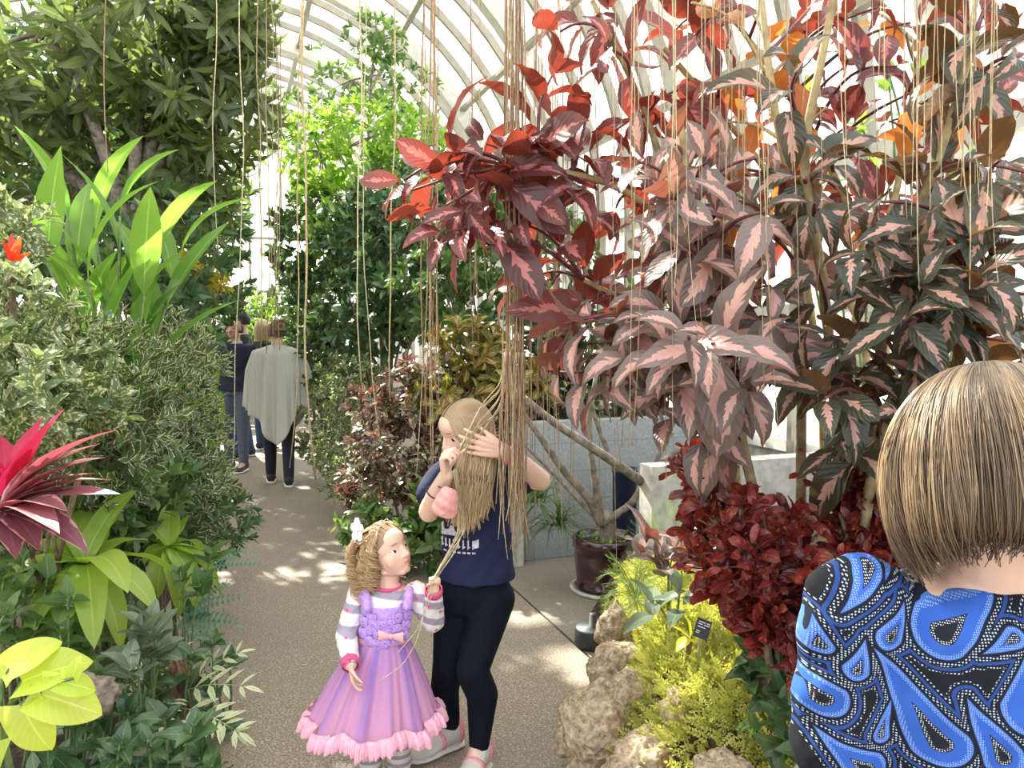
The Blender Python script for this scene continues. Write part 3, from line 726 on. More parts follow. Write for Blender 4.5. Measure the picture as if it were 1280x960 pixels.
# philodendron at the corner: large heart-shaped blades on petioles
root = thing('philodendron', 'chartreuse heart-leaved philodendron in the lower left corner', 'plant', base_of(-10, 1.8), None)
fb = MB(); sb = MB(); crown = P(0, 905, 1.72)
TH = [leaf('heart', 0.88, 14, 4, droop=0.7, fold=0.12, heart=0.35, wave=0.02, wk=1.5), leaf('heart', 0.80, 14, 4, droop=0.5, fold=0.3, heart=0.3, wave=0.03, wk=2)]
for px, py, dx, dy, dz, sc in ((52, 868, .9, .2, -.45, .135), (28, 880, .5, -.1, -.9, .125), (28, 852, .9, .5, .15, .14), (2, 848, .2, .6, .6, .10), (76, 852, .8, .3, -.4, .075), (92, 848, .1, .2, .9, .05), (0, 925, -.2, -.3, -.7, .10), (12, 835, .7, .6, .4, .11), (-15, 870, -.8, 0, -.2, .12)):
    p = P(px, py, 1.68); d = np.array([dx, dy, dz]); up = np.array([-.25, -.75, .7])
    place(fb, TH, p, d, up, sc); sb.tube(branch(crown, p, 0.1), 0.0035, 6)
fb.build('foliage', L_POTH, root); sb.tube(branch(base_of(-10, 1.8), crown, 0), 0.008, 7); sb.build('stem', M_GSTEM, root)
# dark sapling, ferns, ground cover
def sprig(name, label, base, tips, lm, tpls, ls, m=6, ang=1.1, cat='plant', stem=M_GSTEM, sr=0.006, group=None, axes=(0, -.2, 1)):
    root = thing(name, label, cat, base, group); fb = MB()
    for (px, py, D) in tips:
        p = P(px, py, D); sb = MB(); sb.tube(branch(base, p, 0.05, 8), np.linspace(sr, sr * 0.5, 8), 6); sb.build('stem', stem, root)
        whorl(fb, tpls, p, nrm(np.asarray(axes, float) + rng.normal(0, .15, 3))[None], m, ang, ls, shoot=ls * 0.5)
    fb.build('foliage', lm, root); return root
sprig('sapling', 'grey-green glossy sapling in front of the chartreuse dracaena', base_of(178, 2.55), [(187, 775, 2.5), (172, 800, 2.5), (160, 830, 2.45), (195, 795, 2.55)], L_GREY, T_OVBIG, 0.15, 6, 1.2)
sprig('sapling', 'dark shiny leafed sapling low at the path edge', base_of(275, 3.1), [(286, 822, 3.0), (272, 830, 3.05)], L_GLOS, T_OVBIG, 0.09, 5)
def cover(name, label, lst, d0, d1, lm, ls, m=6, ang=1.15):
    """low clumps, each on its own short stalk from the soil below it"""
    root = thing(name, label, 'plant', base_of(lst[0][0], d0)); fb = MB(); sb = MB()
    for px, py in lst:
        p = P(px, py, random.uniform(d0, d1)); s_, t_ = toST(p); gz = float(h_left(np.array(s_), np.array(t_))); p[2] = max(p[2], gz + .05)
        sb.tube(branch([p[0] - .03, p[1] + .03, gz - .02], p, 0.05, 6), .004, 5); whorl(fb, T_OVBIG, p, nrm(np.array([.1, -.35, 1]) + rng.normal(0, .2, 3))[None], m, ang, ls, shoot=ls * .5)
    fb.build('foliage', lm, root); sb.build('stem', M_GSTEM, root)
cover('groundcover_plant', 'dark heart-leaved groundcover along the bottom of the left bed', [(95, 945), (130, 915), (160, 890), (185, 925), (215, 945), (240, 910), (170, 955), (110, 900), (140, 960), (205, 895), (250, 940), (230, 970), (70, 955), (60, 920), (150, 930), (100, 970), (200, 965), (40, 965), (265, 955), (225, 920)], 2.25, 2.5, L_GLOS, .125)
cover('groundcover_plant', 'light-splashed leafy groundcover around the stump', [(150, 850), (205, 855), (235, 850), (190, 840), (255, 885), (245, 925), (165, 820), (262, 860), (272, 905), (125, 845), (140, 870), (180, 865), (215, 880), (200, 820), (240, 815), (265, 800)], 2.6, 2.95, L_GLOS, .105)
cover('groundcover_plant', 'leafy groundcover around the dark rock at the left edge', [(5, 715), (30, 735), (60, 720), (85, 745), (10, 760), (45, 775), (75, 790), (20, 800), (0, 785), (95, 815), (60, 810), (120, 850), (30, 700), (110, 790)], 2.45, 2.6, L_MID, .12)
cover('groundcover_plant', 'shaded leafy groundcover under the chartreuse dracaenas', [(40, 780), (80, 800), (120, 830), (60, 840), (100, 860), (20, 800), (150, 790), (180, 760), (230, 760), (250, 730), (140, 740), (60, 740), (20, 740), (265, 690), (225, 715)], 3.0, 3.4, L_MID, .12)
T_PIN = [pinnate(4, 0.24, 0.50, 'lance', 0.7, 0.9, 0.35), pinnate(5, 0.22, 0.46, 'lance', 1.0, 0.8, 0.4)]
T_BLU = [pinnate(11, 0.45, 0.19, 'ellip', 0.5, 1.35, 0.6, 2), pinnate(11, 0.42, 0.20, 'ellip', 0.8, 1.3, 0.6, 2)]
def fern(label, base, fronds, lm, tpls, k=1.0, name='fern'):
    root = thing(name, label, 'fern', base); sb = MB()
    for px, py, D, dx, dy, dz, L in fronds:
        fb = MB(); p = P(px, py, D * k); place(fb, tpls, p, (dx, dy, dz), (0, -.45, 1), L * k); fb.build('frond', lm, root); sb.tube(branch(base, p, 0.12), 0.0022, 5)
    sb.build('stalk', M_GSTEM, root)
    return root
fern('white-striped brake fern at the path edge below the stump', base_of(222, 2.85),
     [(235, 862, 2.15, .9, -.2, .25, .17), (242, 850, 2.2, .7, .2, .5, .14), (228, 885, 2.1, .9, -.3, -.1, .18), (205, 868, 2.2, -.8, -.2, .2, .15), (215, 875, 2.1, .2, -.8, .2, .15), (250, 888, 2.1, .9, -.4, -.2, .13), (190, 855, 2.2, -.5, .2, .5, .14), (210, 900, 2.05, .6, -.6, -.1, .14), (165, 870, 2.1, -.4, -.5, .3, .14), (200, 850, 2.2, .3, -.2, .8, .12)], L_WFERN, T_PIN, 1.32)
fern('blue-green fern arching over the stump at the path edge', base_of(212, 3.3),
     [(215, 780, 2.6, .95, -.2, .1, .24), (222, 770, 2.6, .9, .1, .3, .22), (228, 786, 2.55, .9, -.3, -.1, .20), (205, 775, 2.6, -.5, -.3, .5, .16), (230, 765, 2.7, .6, .5, .4, .18), (220, 778, 2.6, .95, -.1, .2, .22), (215, 768, 2.65, .8, 0, .45, .2)], L_BLUE, T_BLU, 1.24)
fern('thin blue-green fern frond poking over the path beside the dracaena', base_of(250, 3.9), [(262, 706, 3.1, .95, -.1, .1, .22), (262, 700, 3.15, .8, .3, .25, .18)], L_BLUE, T_BLU, 1.22)

# ------------------------------------------------------------------ far end of the path
for lab, px, D, bl, lm, tp, tips, ls in (
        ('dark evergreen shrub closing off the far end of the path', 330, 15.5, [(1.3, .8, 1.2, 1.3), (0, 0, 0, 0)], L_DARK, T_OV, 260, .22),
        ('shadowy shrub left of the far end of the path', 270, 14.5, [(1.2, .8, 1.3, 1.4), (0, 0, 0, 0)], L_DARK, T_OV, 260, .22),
        ('feathery yellow-green shrub beyond the walkers', 322, 13.0, [(.45, .45, .75, 1.55), (0, 0, 0, 0)], L_LIME, T_LONG, 120, .18),
        ('tall dark shrub beyond the walkers on the right', 372, 13.8, [(.8, .8, 1.4, 1.5), (0, 0, 0, 0)], L_DARK, T_OV, 260, .2)):
    c = P(px, 480, D); r = bl[0]; shrub('evergreen_shrub', lab, 'shrub', (c[0], c[1], 0.0), [((c[0], c[1], r[3]), r[:3])], lm, tp, tips, 6, ls, stems=8)

# ------------------------------------------------------------------ vine bed right of the path
def bv(px, D): return base_of(px, D, None, False)
tree('slender tree with fresh lime leaves beside the right end of the path', bv(455, 8.2),
     [(P(400, 190, 8.6), (.55, .6, .55)), (P(470, 170, 8.2), (.65, .6, .40)), (P(420, 270, 8.4), (.55, .6, .5)), (P(520, 190, 8.0), (.5, .5, .35))], L_LIME, T_OV, 420, 6, 0.15, 0.06, name='lime_tree', upw=0.3)
tree('airy small-leaved tree rising under the roof ribs', bv(480, 9.2),
     [(P(440, 100, 9.0), (.6, .6, .6)), (P(380, 150, 9.4), (.5, .6, .55)), (P(500, 120, 9.0), (.5, .5, .4)), (P(470, 50, 9.0), (.35, .4, .35))], L_MID, T_EL, 230, 6, 0.13, 0.05, name='airy_tree', upw=0.3)
for lab, px, D, bl, lm, tp, tips, ls in (
        ('dark climbing shrub behind the poncho woman on the right', 400, 8.6, [(395, 300, 8.6, .55, .6, .6), (400, 390, 8.6, .5, .6, .55), (418, 455, 8.2, .5, .5, .5)], L_DARK, T_OV, 420, .16),
        ('dark glossy wall of leaves behind the pair of hanging roots', 470, 7.4, [(455, 300, 7.6, .5, .5, .5), (500, 260, 7.4, .55, .5, .45), (460, 390, 7.2, .5, .5, .5), (505, 350, 7.0, .5, .5, .5)], L_GLOS, T_OV, 480, .16),
        ('mid green leafy shrub above the older girl', 580, 6.6, [(570, 270, 6.8, .55, .5, .5), (620, 330, 6.4, .5, .4, .5), (560, 370, 6.4, .5, .4, .45), (640, 250, 6.8, .5, .5, .5)], L_MID, T_OV, 400, .14),
        ('dense dark shrub beyond the low grey wall', 700, 5.9, [(690, 340, 6.3, .5, .4, .5), (740, 420, 6.0, .5, .35, .5), (660, 440, 5.9, .5, .35, .5), (720, 515, 6.05, .5, .3, .33)], L_DARK, T_OV, 380, .14),
        ('shadowed shrub between the low wall and the glass', 830, 5.6, [(810, 430, 5.9, .35, .3, .5), (825, 500, 6.15, .28, .25, .4)], L_DARK, T_OV, 130, .14)):
    shrub('climbing_shrub', lab, 'shrub', bv(px, D), [(P(*b_[:3]), b_[3:]) for b_ in bl], lm, tp, tips, 6, ls, stems=18)
for lab, px, D, bl, tips, ls in (
        ('low pale green bush at the path edge beside the poncho woman', 412, 7.9, [(415, 505, 7.9, .32, .4, .30), (410, 550, 8.2, .34, .5, .26)], 260, .085),
        ('spreading pale green bush on the right path edge', 440, 6.7, [(440, 480, 7.0, .36, .4, .3), (432, 560, 6.9, .36, .4, .3), (452, 600, 6.4, .34, .4, .24)], 330, .09)):
    shrub('path_bush', lab, 'shrub', bv(px + 25, D), [(P(*b_[:3]), b_[3:]) for b_ in bl], L_SILV, T_EL, tips, 7, ls, stems=12, stem_r=.006)
shrub('croton', 'croton with cream-splashed purple leaves on the right path edge', 'shrub', bv(525, 5.6), [(P(500, 560, 5.6), (.36, .35, .36)), (P(475, 610, 5.6), (.3, .3, .24)), (P(530, 490, 5.6), (.38, .3, .34)), (P(545, 600, 5.3), (.26, .25, .3)), (P(470, 520, 5.9), (.28, .3, .28))], L_PCRO, T_CROT, 190, 7, 0.15, ang=1.15)
shrub('croton', 'many-coloured croton with fiery veined leaves above the older girl', 'shrub', bv(600, 5.6), [(P(585, 430, 5.6), (.26, .25, .22)), (P(560, 490, 5.5), (.30, .25, .18)), (P(640, 470, 5.6), (.30, .22, .22))], L_RCRO, T_CROT, 80, 7, 0.18, ang=1.1)
shrub('croton', 'purple leaved croton by the branches of the potted tree', 'shrub', bv(690, 5.7), [(P(690, 485, 5.75), (.30, .22, .2)), (P(622, 515, 5.6), (.3, .22, .2))], L_PCRO, T_CROT, 60, 6, 0.16)
shrub('leafy_edging_plant', 'low leafy plant at the kerb behind the little girl', 'shrub', bv(520, 5.2), [(P(460, 655, 5.3), (.24, .25, .16)), (P(520, 680, 4.95), (.26, .2, .18)), (P(545, 660, 5.0), (.2, .2, .2)), (P(490, 690, 5.0), (.2, .2, .12))], L_MID, T_OV, 130, 6, 0.13)
sprig('broad_leaf_sprig', 'fresh green sprig of broad leaves left of the older girl', bv(540, 5.1), [(535, 600, 4.95), (525, 615, 4.95), (545, 625, 4.9)], L_MID, T_OVBIG, 0.19, 5)
# ------------------------------------------------------------------ nook: pot, post, base
m = Mat('maroon_glaze'); n1 = m.noise(9); m.color(m.mix(n1.soft(.3, .7), (0.020, 0.006, 0.010), (0.055, 0.016, 0.022))).set(Roughness=0.18, Coat_Weight=0.5)
M_GLAZE = m.m
pc = G(757, 736); pc[2] = 0.0
root = thing('potted_tree', 'bare-branched tree in a dark maroon glazed pot by the grey wall', 'tree', pc)
b = MB(); b.lathe(pc, [(0.14, 0.0), (0.185, 0.02), (0.19, 0.035), (0.175, 0.05), (0.185, 0.12), (0.193, 0.22), (0.19, 0.262), (0.203, 0.27), (0.205, 0.325), (0.192, 0.333), (0.180, 0.325), (0.176, 0.28)], 40)
pot = b.build('pot', M_GLAZE, root)
b = MB(); b.lathe(pc, [(0.11, 0.0), (0.215, 0.0), (0.22, 0.018), (0.20, 0.022), (0.19, 0.012)], 40); b.build('saucer', M_CONC, root)
b = MB(); b.lathe(pc, [(0.0, 0.288), (0.1, 0.295), (0.177, 0.282)], 24, cap=False); so = b.build('soil', M_SOIL, root)
tb_ = MB(); base = pc + [0.01, 0, 0.28]
def px_path(lst): return np.array([P(*q) for q in lst])
def smooth_path(p, n=24):
    p = np.asarray(p, float); q = np.linspace(0, len(p) - 1, n); i = np.arange(len(p))
    r = np.stack([np.interp(q, i, p[:, d]) for d in range(3)], 1)
    for _ in range(3): r[1:-1] = (r[:-2] + 2 * r[1:-1] + r[2:]) / 4
    return r
trunk = np.array([base, pc + [0.012, 0.0, 0.45], P(752, 650, 4.62)])
tb_.tube(smooth_path(trunk, 12), np.linspace(0.055, 0.042, 12), 10); tb_.build('trunk', M_BARK, root)
for lst, r0, r1 in (
        ([(752, 655, 4.62), (735, 620, 4.6), (705, 590, 4.55), (668, 535, 4.5), (640, 500, 4.5)], .030, .014),
        ([(752, 655, 4.62), (745, 610, 4.55), (738, 560, 4.5), (736, 520, 4.45), (745, 470, 4.4)], .026, .012),
        ([(655, 498, 4.2), (690, 527, 4.25), (735, 556, 4.25), (775, 583, 4.3), (800, 600, 4.45), (828, 625, 4.8)], .020, .030),
        ([(752, 655, 4.62), (790, 630, 4.65), (815, 585, 4.6), (840, 540, 4.5)], .026, .014),
        ([(770, 590, 4.4), (752, 545, 4.4), (738, 505, 4.35), (742, 485, 4.3)], .016, .010),
        ([(800, 600, 4.6), (825, 580, 4.7), (850, 560, 4.75)], .022, .018),
        ([(752, 655, 4.62), (700, 600, 4.75), (660, 560, 4.8), (640, 545, 4.8)], .018, .008)):
    br = MB(); br.tube(smooth_path(px_path(lst), 22), np.linspace(r0, r1, 22), 8); br.build('branch', M_BARK, root)
fb = MB(); p = pc + np.stack([rng.uniform(-.15, .15, 50), rng.uniform(-.15, .15, 50), np.full(50, .30)], 1)
place(fb, T_EL, p, rng.normal(0, 1, (50, 3)) * [1, 1, .3] + [0, 0, .35], (0, 0, 1), 0.05); fb.build('seedlings', L_LIME, root)['kind'] = 'stuff'
M_NAVY = plain('navy_paint', (0.012, 0.025, 0.075), 0.4, 0.2, 9)
q = P(781, 583, 5.0); q[2] = 0; ph = P(781, 585, 5.0)[2]
b = MB(); b.lathe(q, [(0.085, 0.0), (0.078, 0.01), (0.078, ph - 0.03), (0.084, ph - 0.028), (0.084, ph), (0.070, ph), (0.068, ph - 0.03)], 28); post = tag(b.build('bollard', M_NAVY, origin=q), 'dark navy round post behind the pot by the grey wall', 'post')
q = G(741, 806); q[2] = 0
b = MB(); b.lathe(q, [(0.088, 0.0), (0.092, 0.01), (0.090, 0.085), (0.082, 0.095), (0.02, 0.098), (0.018, 0.16), (0.0, 0.16)], 32)
tag(b.build('weighted_base', plain('black_rubber', (0.012, 0.014, 0.018), 0.55, 0.2, 20), origin=q), 'round black weighted base on the concrete behind the rocks', 'base')
for lab, px, py, D in (('spiky dracaena tuft hanging by the low concrete pillar', 698, 655, 4.75), ('spiky dark tuft under the bent elbow of the older girl', 672, 625, 4.7)):
    c = P(px, py, D); bs = P(px - 6, 582, 5.12); root = thing('spiky_dracaena', lab, 'plant', bs); fb = MB()
    d = nrm(rng.normal(0, 1, (70, 3)) + [0, -.2, .1]); d[:, 2] = np.abs(d[:, 2]) * .8 - .3
    place(fb, [leaf('blade', .06, 7, 1, droop=1.6, lift=.5), leaf('blade', .05, 7, 1, droop=1.0, lift=.4)], c + rng.normal(0, .02, (70, 3)), d, (0, 0, 1), .30 * rng.uniform(.7, 1.1, 70))
    fb.build('foliage', L_MID, root); sb = MB(); sb.tube(branch(bs, c, 0), 0.012, 7); sb.build('stem', M_BARK, root)

# ------------------------------------------------------------------ rock-edged bed on the right
from mathutils import noise as mnoise
m = Mat('tufa_rock'); n1 = m.noise(38, detail=6, rough=0.7); n2 = m.noise(6, detail=4); n3 = m.voro(45)
c = m.mix(n1.soft(.3, .7), (0.27, 0.19, 0.115), (0.74, 0.60, 0.42)); c = m.mix(n2.soft(.5, .7) * 0.6, c, (0.42, 0.27, 0.12)); c = m.mix(n3.lt(.16) * .6, c, (0.06, 0.04, 0.03))
c = m.mix(m.noise(11, detail=3).soft(.62, .72) * .7, c, (0.46, 0.42, 0.08))
M_ROCK = m.color(c).set(Roughness=0.92).bump(n1 * 1.0 + n3 * .8, 0.9, 0.02).m
m = Mat('dull_rock'); n1 = m.noise(30, detail=6, rough=0.7); M_ROCK2 = m.color(m.mix(n1.soft(.3, .7), (0.13, 0.10, 0.075), (0.36, 0.30, 0.23))).set(Roughness=0.92).bump(n1, 0.8, 0.02).m
def rock(label, c, r, seed, mat=None, group=None, name='rock', rough=0.30, nu=56, nv=36):
    b = MB(); b.sphere((0, 0, 0), 1.0, nu, nv); v = b.v[0]
    f = np.array([mnoise.multi_fractal(Vector(q * 1.6 + seed * 7.1), 1.0, 2.1, 4) for q in v]); g = np.array([mnoise.noise(Vector(q * 7.0 + seed)) for q in v])
    v = v * (1 + rough * (f - 1.0) * .8 + .09 * g)[:, None]
    a = seed * 1.3; R = np.array([[math.cos(a), -math.sin(a), 0], [math.sin(a), math.cos(a), 0], [0, 0, 1]])
    b.v[0] = (v @ R.T) * np.asarray(r) + c
    return tag(b.build(name, mat or M_ROCK, origin=c), label, 'rock', group)
for i, (px, py, D, r, lab) in enumerate((
        (752, 905, 2.62, (.13, .13, .13), 'pale pitted boulder at the front corner of the rock edging'),
        (722, 925, 2.72, (.075, .08, .075), 'small yellow-lichened rock at the foot of the front boulder'),
        (775, 838, 2.95, (.12, .12, .10), 'pale rock below the moss behind the front boulder'),
        (768, 790, 3.25, (.075, .09, .11), 'upright ochre rock at the top corner of the moss bank'),
        (812, 945, 2.40, (.10, .10, .07), 'wide brown rock under the moss in front of the bank'),
        (790, 870, 2.65, (.10, .10, .09), 'dark rock wedged above the front boulder'),
        (848, 895, 2.42, (.055, .06, .085), 'rusty orange rock face breaking through the moss'),
        (905, 975, 2.05, (.08, .08, .07), 'brown rock at the bottom edge below the moss'),
        (745, 962, 2.62, (.10, .10, .08), 'low mossy rock on the path in front of the boulder'),
        (790, 985, 2.35, (.09, .09, .09), 'cream rock at the bottom edge beside the mossy rock'))):
    rock(lab, P(px, py, D), r, i + 1, M_ROCK)
c = P(108, 872, 2.3); rock('grey-brown rock beside the chartreuse philodendron', c, (.09, .08, .065), 31, M_ROCK2)
c = P(20, 780, 2.9); rock('dark rock under the chartreuse dracaena at the left edge', c, (.11, .10, .10), 33, M_ROCK2)
# the log stump at the left path edge
m = Mat('rough_log'); x, y, z = m.sep(m.coord()); n1 = m.noise(1.0, m.comb(x * 90, y * 90, z * 14), 4)
M_LOG = m.color(m.mix(n1.soft(.3, .7), (0.06, 0.035, 0.022), (0.26, 0.16, 0.09))).set(Roughness=.95).bump(n1, 1.0, .015).m
c = P(217, 830, 2.95); b = MB(); a = np.linspace(0, 1, 9)
pth = np.stack([c[0] + .01 * np.sin(a * 7), c[1] + .0 * a, 0.0 + a * (c[2] + .05)], 1); b.tube(pth, (.085 + .010 * np.sin(a * 9)) * (1 - .75 * a ** 5), 18)
tag(b.build('log_stump', M_LOG, origin=(c[0], c[1], 0)), 'brown fibrous stump under the blue-green fern', 'stump')

# moss over the bank
m_ = MB()
ell = leaf('ellip', .5, 2, 1, droop=.3, fold=.1)
def mossfrond(sd_):
    r_ = np.random.default_rng(sd_); out = []
    for i in range(6):
        q = i / 6; out += [xform(ell, .32 * (1 - q * .4), -.9, r_.uniform(-.2, .3), (0, q * .9, .12 * math.sin(q * 3))), xform(ell, .32 * (1 - q * .4), .9, r_.uniform(-.2, .3), (0, q * .9, .12 * math.sin(q * 3)))]
    out.append(xform(ell, .3, 0, 0, (0, .85, .05))); return merge(out)
TM = [mossfrond(k) for k in range(4)]
n = 15000; s_ = rng.uniform(1.15, 2.0, n); t_ = rng.uniform(0.7, 3.72, n); e = bed_edge(t_)
dens = 0.5 + 0.5 * np.sin(s_ * 9 + 1.3 * np.sin(t_ * 6)) * np.sin(t_ * 8 + s_ * 5) + sst(s_, e + .16, e + .34) * .8 - .35 * (1 - sst(s_, e + .05, e + .22))
keep = (s_ > e + .03) & (s_ < e + .95) & (rng.random(n) < dens); s_, t_ = s_[keep], t_[keep]; n = len(s_)
hz = h_bed(s_, t_); gx = (h_bed(s_ + .02, t_) - h_bed(s_ - .02, t_)) / .04; gt = (h_bed(s_, t_ + .02) - h_bed(s_, t_ - .02)) / .04
N_ = nrm(-gx[:, None] * NX - gt[:, None] * AX + np.array([0, 0, 1.0])); p = s_[:, None] * NX + t_[:, None] * AX; p[:, 2] = hz + rng.uniform(0.0, .045, n)
d = nrm(rng.normal(0, 1, (n, 3)) * .8 + N_ * .9 - NX * .35)
place(m_, TM, p, d, N_ + rng.normal(0, .3, (n, 3)), rng.uniform(.035, .075, n))
moss = m_.build('spikemoss', L_MOSS, origin=ST(1.5, 2.2, .3)); tag(moss, 'yellow-green spikemoss carpeting the rocky bank', 'moss', kind='stuff')
# asparagus fern at the far corner of the bank
root = thing('asparagus_fern', 'feathery bright green asparagus fern at the back corner of the bank', 'fern', P(795, 745, 3.45)); fb = MB(); sb = MB(); base = P(795, 748, 3.45)
needle = [merge([xform(leaf('blade', .10, 1, 1, droop=0), .35, a, .3 * math.sin(a * 3), (0, q, 0)) for q in np.linspace(0, 1, 9) for a in (-.9, .9, 0.2)])]
for i in range(46):
    a = rng.uniform(0, 2 * PI); tip = base + np.array([math.cos(a) * rng.uniform(.03, .17), math.sin(a) * rng.uniform(.05, .16), rng.uniform(-.06, .19)]); pth = branch(base, tip, .25, 8)
    sb.tube(pth, .0014, 4); d = nrm(np.gradient(pth, axis=0)); place(fb, needle, pth[2:], d[2:] + rng.normal(0, .5, (6, 3)), (0, 0, 1), .055)
fb.build('needles', L_ASPA, root); sb.build('stalk', M_GSTEM, root)
root = thing('edging_plant', 'bright needle-leaved plant between the pale block and the red croton', 'plant', P(850, 690, 3.3)); fb = MB()
p, o = blob_points(130, P(848, 672, 3.3), (.16, .14, .12)); place(fb, needle, p, o + [0, 0, .6], (0, 0, 1), .07); fb.build('foliage', L_ASPA, root); sb = MB(); sb.tube(branch(ST(*toST(P(850, 690, 3.3)), .35), P(848, 665, 3.3), 0), .004, 5); sb.build('stem', M_GSTEM, root)
# leafy bits on the bank
sprig('seedling', 'long grey-green leaved plant at the top of the moss bank', P(845, 790, 3.0), [(850, 735, 2.95), (820, 750, 2.95)], L_GREY, [leaf('lance', .34, 6, 2, droop=.8)], .20, 5, 1.5)
sprig('young_caricature_plant', 'young pale pink caricature plant above the moss bank', P(835, 770, 3.1), [(815, 668, 2.9), (822, 690, 2.9), (850, 670, 2.9)], L_CARM, [leaf('ovate', .40, 8, 3, droop=.9, wave=.03)], .22, 5, 1.35, stem=M_GSTEM, sr=.004)
rosette('yellow_leaf_sprig', 'vivid yellow leaf sprig beside the small black sign', P(860, 815, 2.55), P(862, 798, 2.5), [(838, 782, 2.5), (856, 768, 2.5), (845, 815, 2.48), (870, 805, 2.48)], L_YELL, .055, 2.5, droop=.5, shape='ovate')
rosette('yellow_green_sprig', 'two lime paddle leaves behind the hanging roots', P(675, 470, 4.3), P(676, 400, 4.0), [(650, 373, 4.0), (696, 352, 4.0), (672, 375, 4.0), (705, 385, 4.05)], L_DRAC, .075, 4.0, droop=.4, shape='obov')
# small plant label
c = P(878, 786, 2.5); root = thing('plant_label', 'small black plant label with white lettering at the top of the moss', 'sign', c - [0, 0, .1])
b = MB(); nn = nrm(np.array([-.25, -.9, .35])); xx = nrm(np.cross(nn, [0, 0, 1])); xx = -xx if xx[0] < 0 else xx; xx = nrm(xx + np.array([0, 0, -.30])); zz = np.cross(xx, nn); zz = zz if zz[2] > 0 else -zz
b.box(c, xx, nn, zz, .024, .002, .031); b.build('plaque', plain('black_plastic', (0.02, 0.025, 0.03), .35), root, smooth=False)
b = MB()
for zo, ws in ((.020, (.6, .3)), (.013, (.4, .5)), (.004, (.7,)), (-.010, (.35,)), (-.016, (.3,))):
    x0 = -.9
    for w_ in ws: b.box(c + nn * .0024 + zz * zo + xx * .02 * (x0 + w_), xx, nn, zz, .018 * w_, .0004, .0014); x0 += 2 * w_ + .12
b.build('lettering', plain('white_print', (.8, .8, .8), .5), root, smooth=False)
b = MB(); b.tube([c - zz * .03, c - zz * .03 - [0, -.02, .12]], .003, 6); b.build('stake', M_FRAME, root)

# twisted red crotons
def twisted(label, base, stems, tips_n, ls=.115):
    root = thing('red_croton', label, 'shrub', base); fb = MB(); sb = MB()
    T = [leaf('tongue', .34, 8, 1, droop=d_, fold=.35, wave=.05, wk=1.5, twist=tw, curl=c_) for d_, tw, c_ in ((.6, 1.6, .2), (1.2, -1.2, .4), (.2, .6, 0), (1.8, 2.2, .3))]
    for top, rr in stems:
        pth = branch(base, top, .03, 16); sb.tube(pth, np.linspace(.014, .006, 16), 7)
        q = rng.uniform(.38, 1.02, tips_n); k = np.stack([np.interp(q * 15, np.arange(16), pth[:, d]) for d in range(3)], 1) + nrm(rng.normal(0, 1, (tips_n, 3))) * rng.uniform(.1, 1, (tips_n, 1)) * rr * [1, 1, .5]
        hub = np.stack([np.interp(np.clip(q - .06, 0, 1) * 15, np.arange(16), pth[:, d]) for d in range(3)], 1)
        for a, b_ in list(zip(hub, k))[::2]: sb.tube(branch(a, b_, .1, 5), .003, 4)
        whorl(fb, T, k, nrm(k - hub + [0, 0, .10]), 7, 1.0, ls, shoot=.05)
    fb.build('foliage', L_MAMM, root); sb.build('stem', M_STEM, root)
twisted('dark red twisted-leaf croton leaning over the moss bank', P(975, 905, 1.95), [(P(925, 620, 2.15), .12), (P(890, 580, 2.3), .10), (P(965, 680, 2.05), .12), (P(930, 720, 2.05), .10), (P(985, 640, 2.1), .10)], 26, .10)
twisted('tall red twisted-leaf croton beside the woman in blue', P(1065, 850, 2.1), [(P(1075, 545, 2.25), .10), (P(1095, 590, 2.1), .09), (P(1050, 640, 2.1), .11), (P(1110, 650, 2.15), .10), (P(1020, 700, 1.95), .11), (P(1040, 580, 2.2), .10)], 26, .10)
twisted('red twisted-leaf croton hidden behind the leaning one near the pale block', P(905, 770, 2.75), [(P(865, 560, 2.8), .09), (P(880, 600, 2.75), .09), (P(905, 650, 2.7), .10)], 13)

for lab, px, py, D in (('dark leafy filler added as shadow under the leaning red croton', 985, 850, 2.05), ('dark leafy filler added as shadow between the moss and the arm of the woman in blue', 1010, 930, 1.75), ('dark green filler added as shadow behind the tall red croton stems', 1060, 740, 2.5)):
    c = P(px, py, D); root = thing('shade_filler', lab, 'plant', c - [0, 0, .06]); fb = MB(); sb = MB()  # dark foliage added to deepen the shadow below the crotons
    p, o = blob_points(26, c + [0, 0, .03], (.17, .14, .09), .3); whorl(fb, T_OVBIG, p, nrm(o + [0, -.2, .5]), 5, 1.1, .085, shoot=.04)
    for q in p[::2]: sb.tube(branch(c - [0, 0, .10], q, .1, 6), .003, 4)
    fb.build('foliage', L_DARK, root); sb.build('stem', M_GSTEM, root)
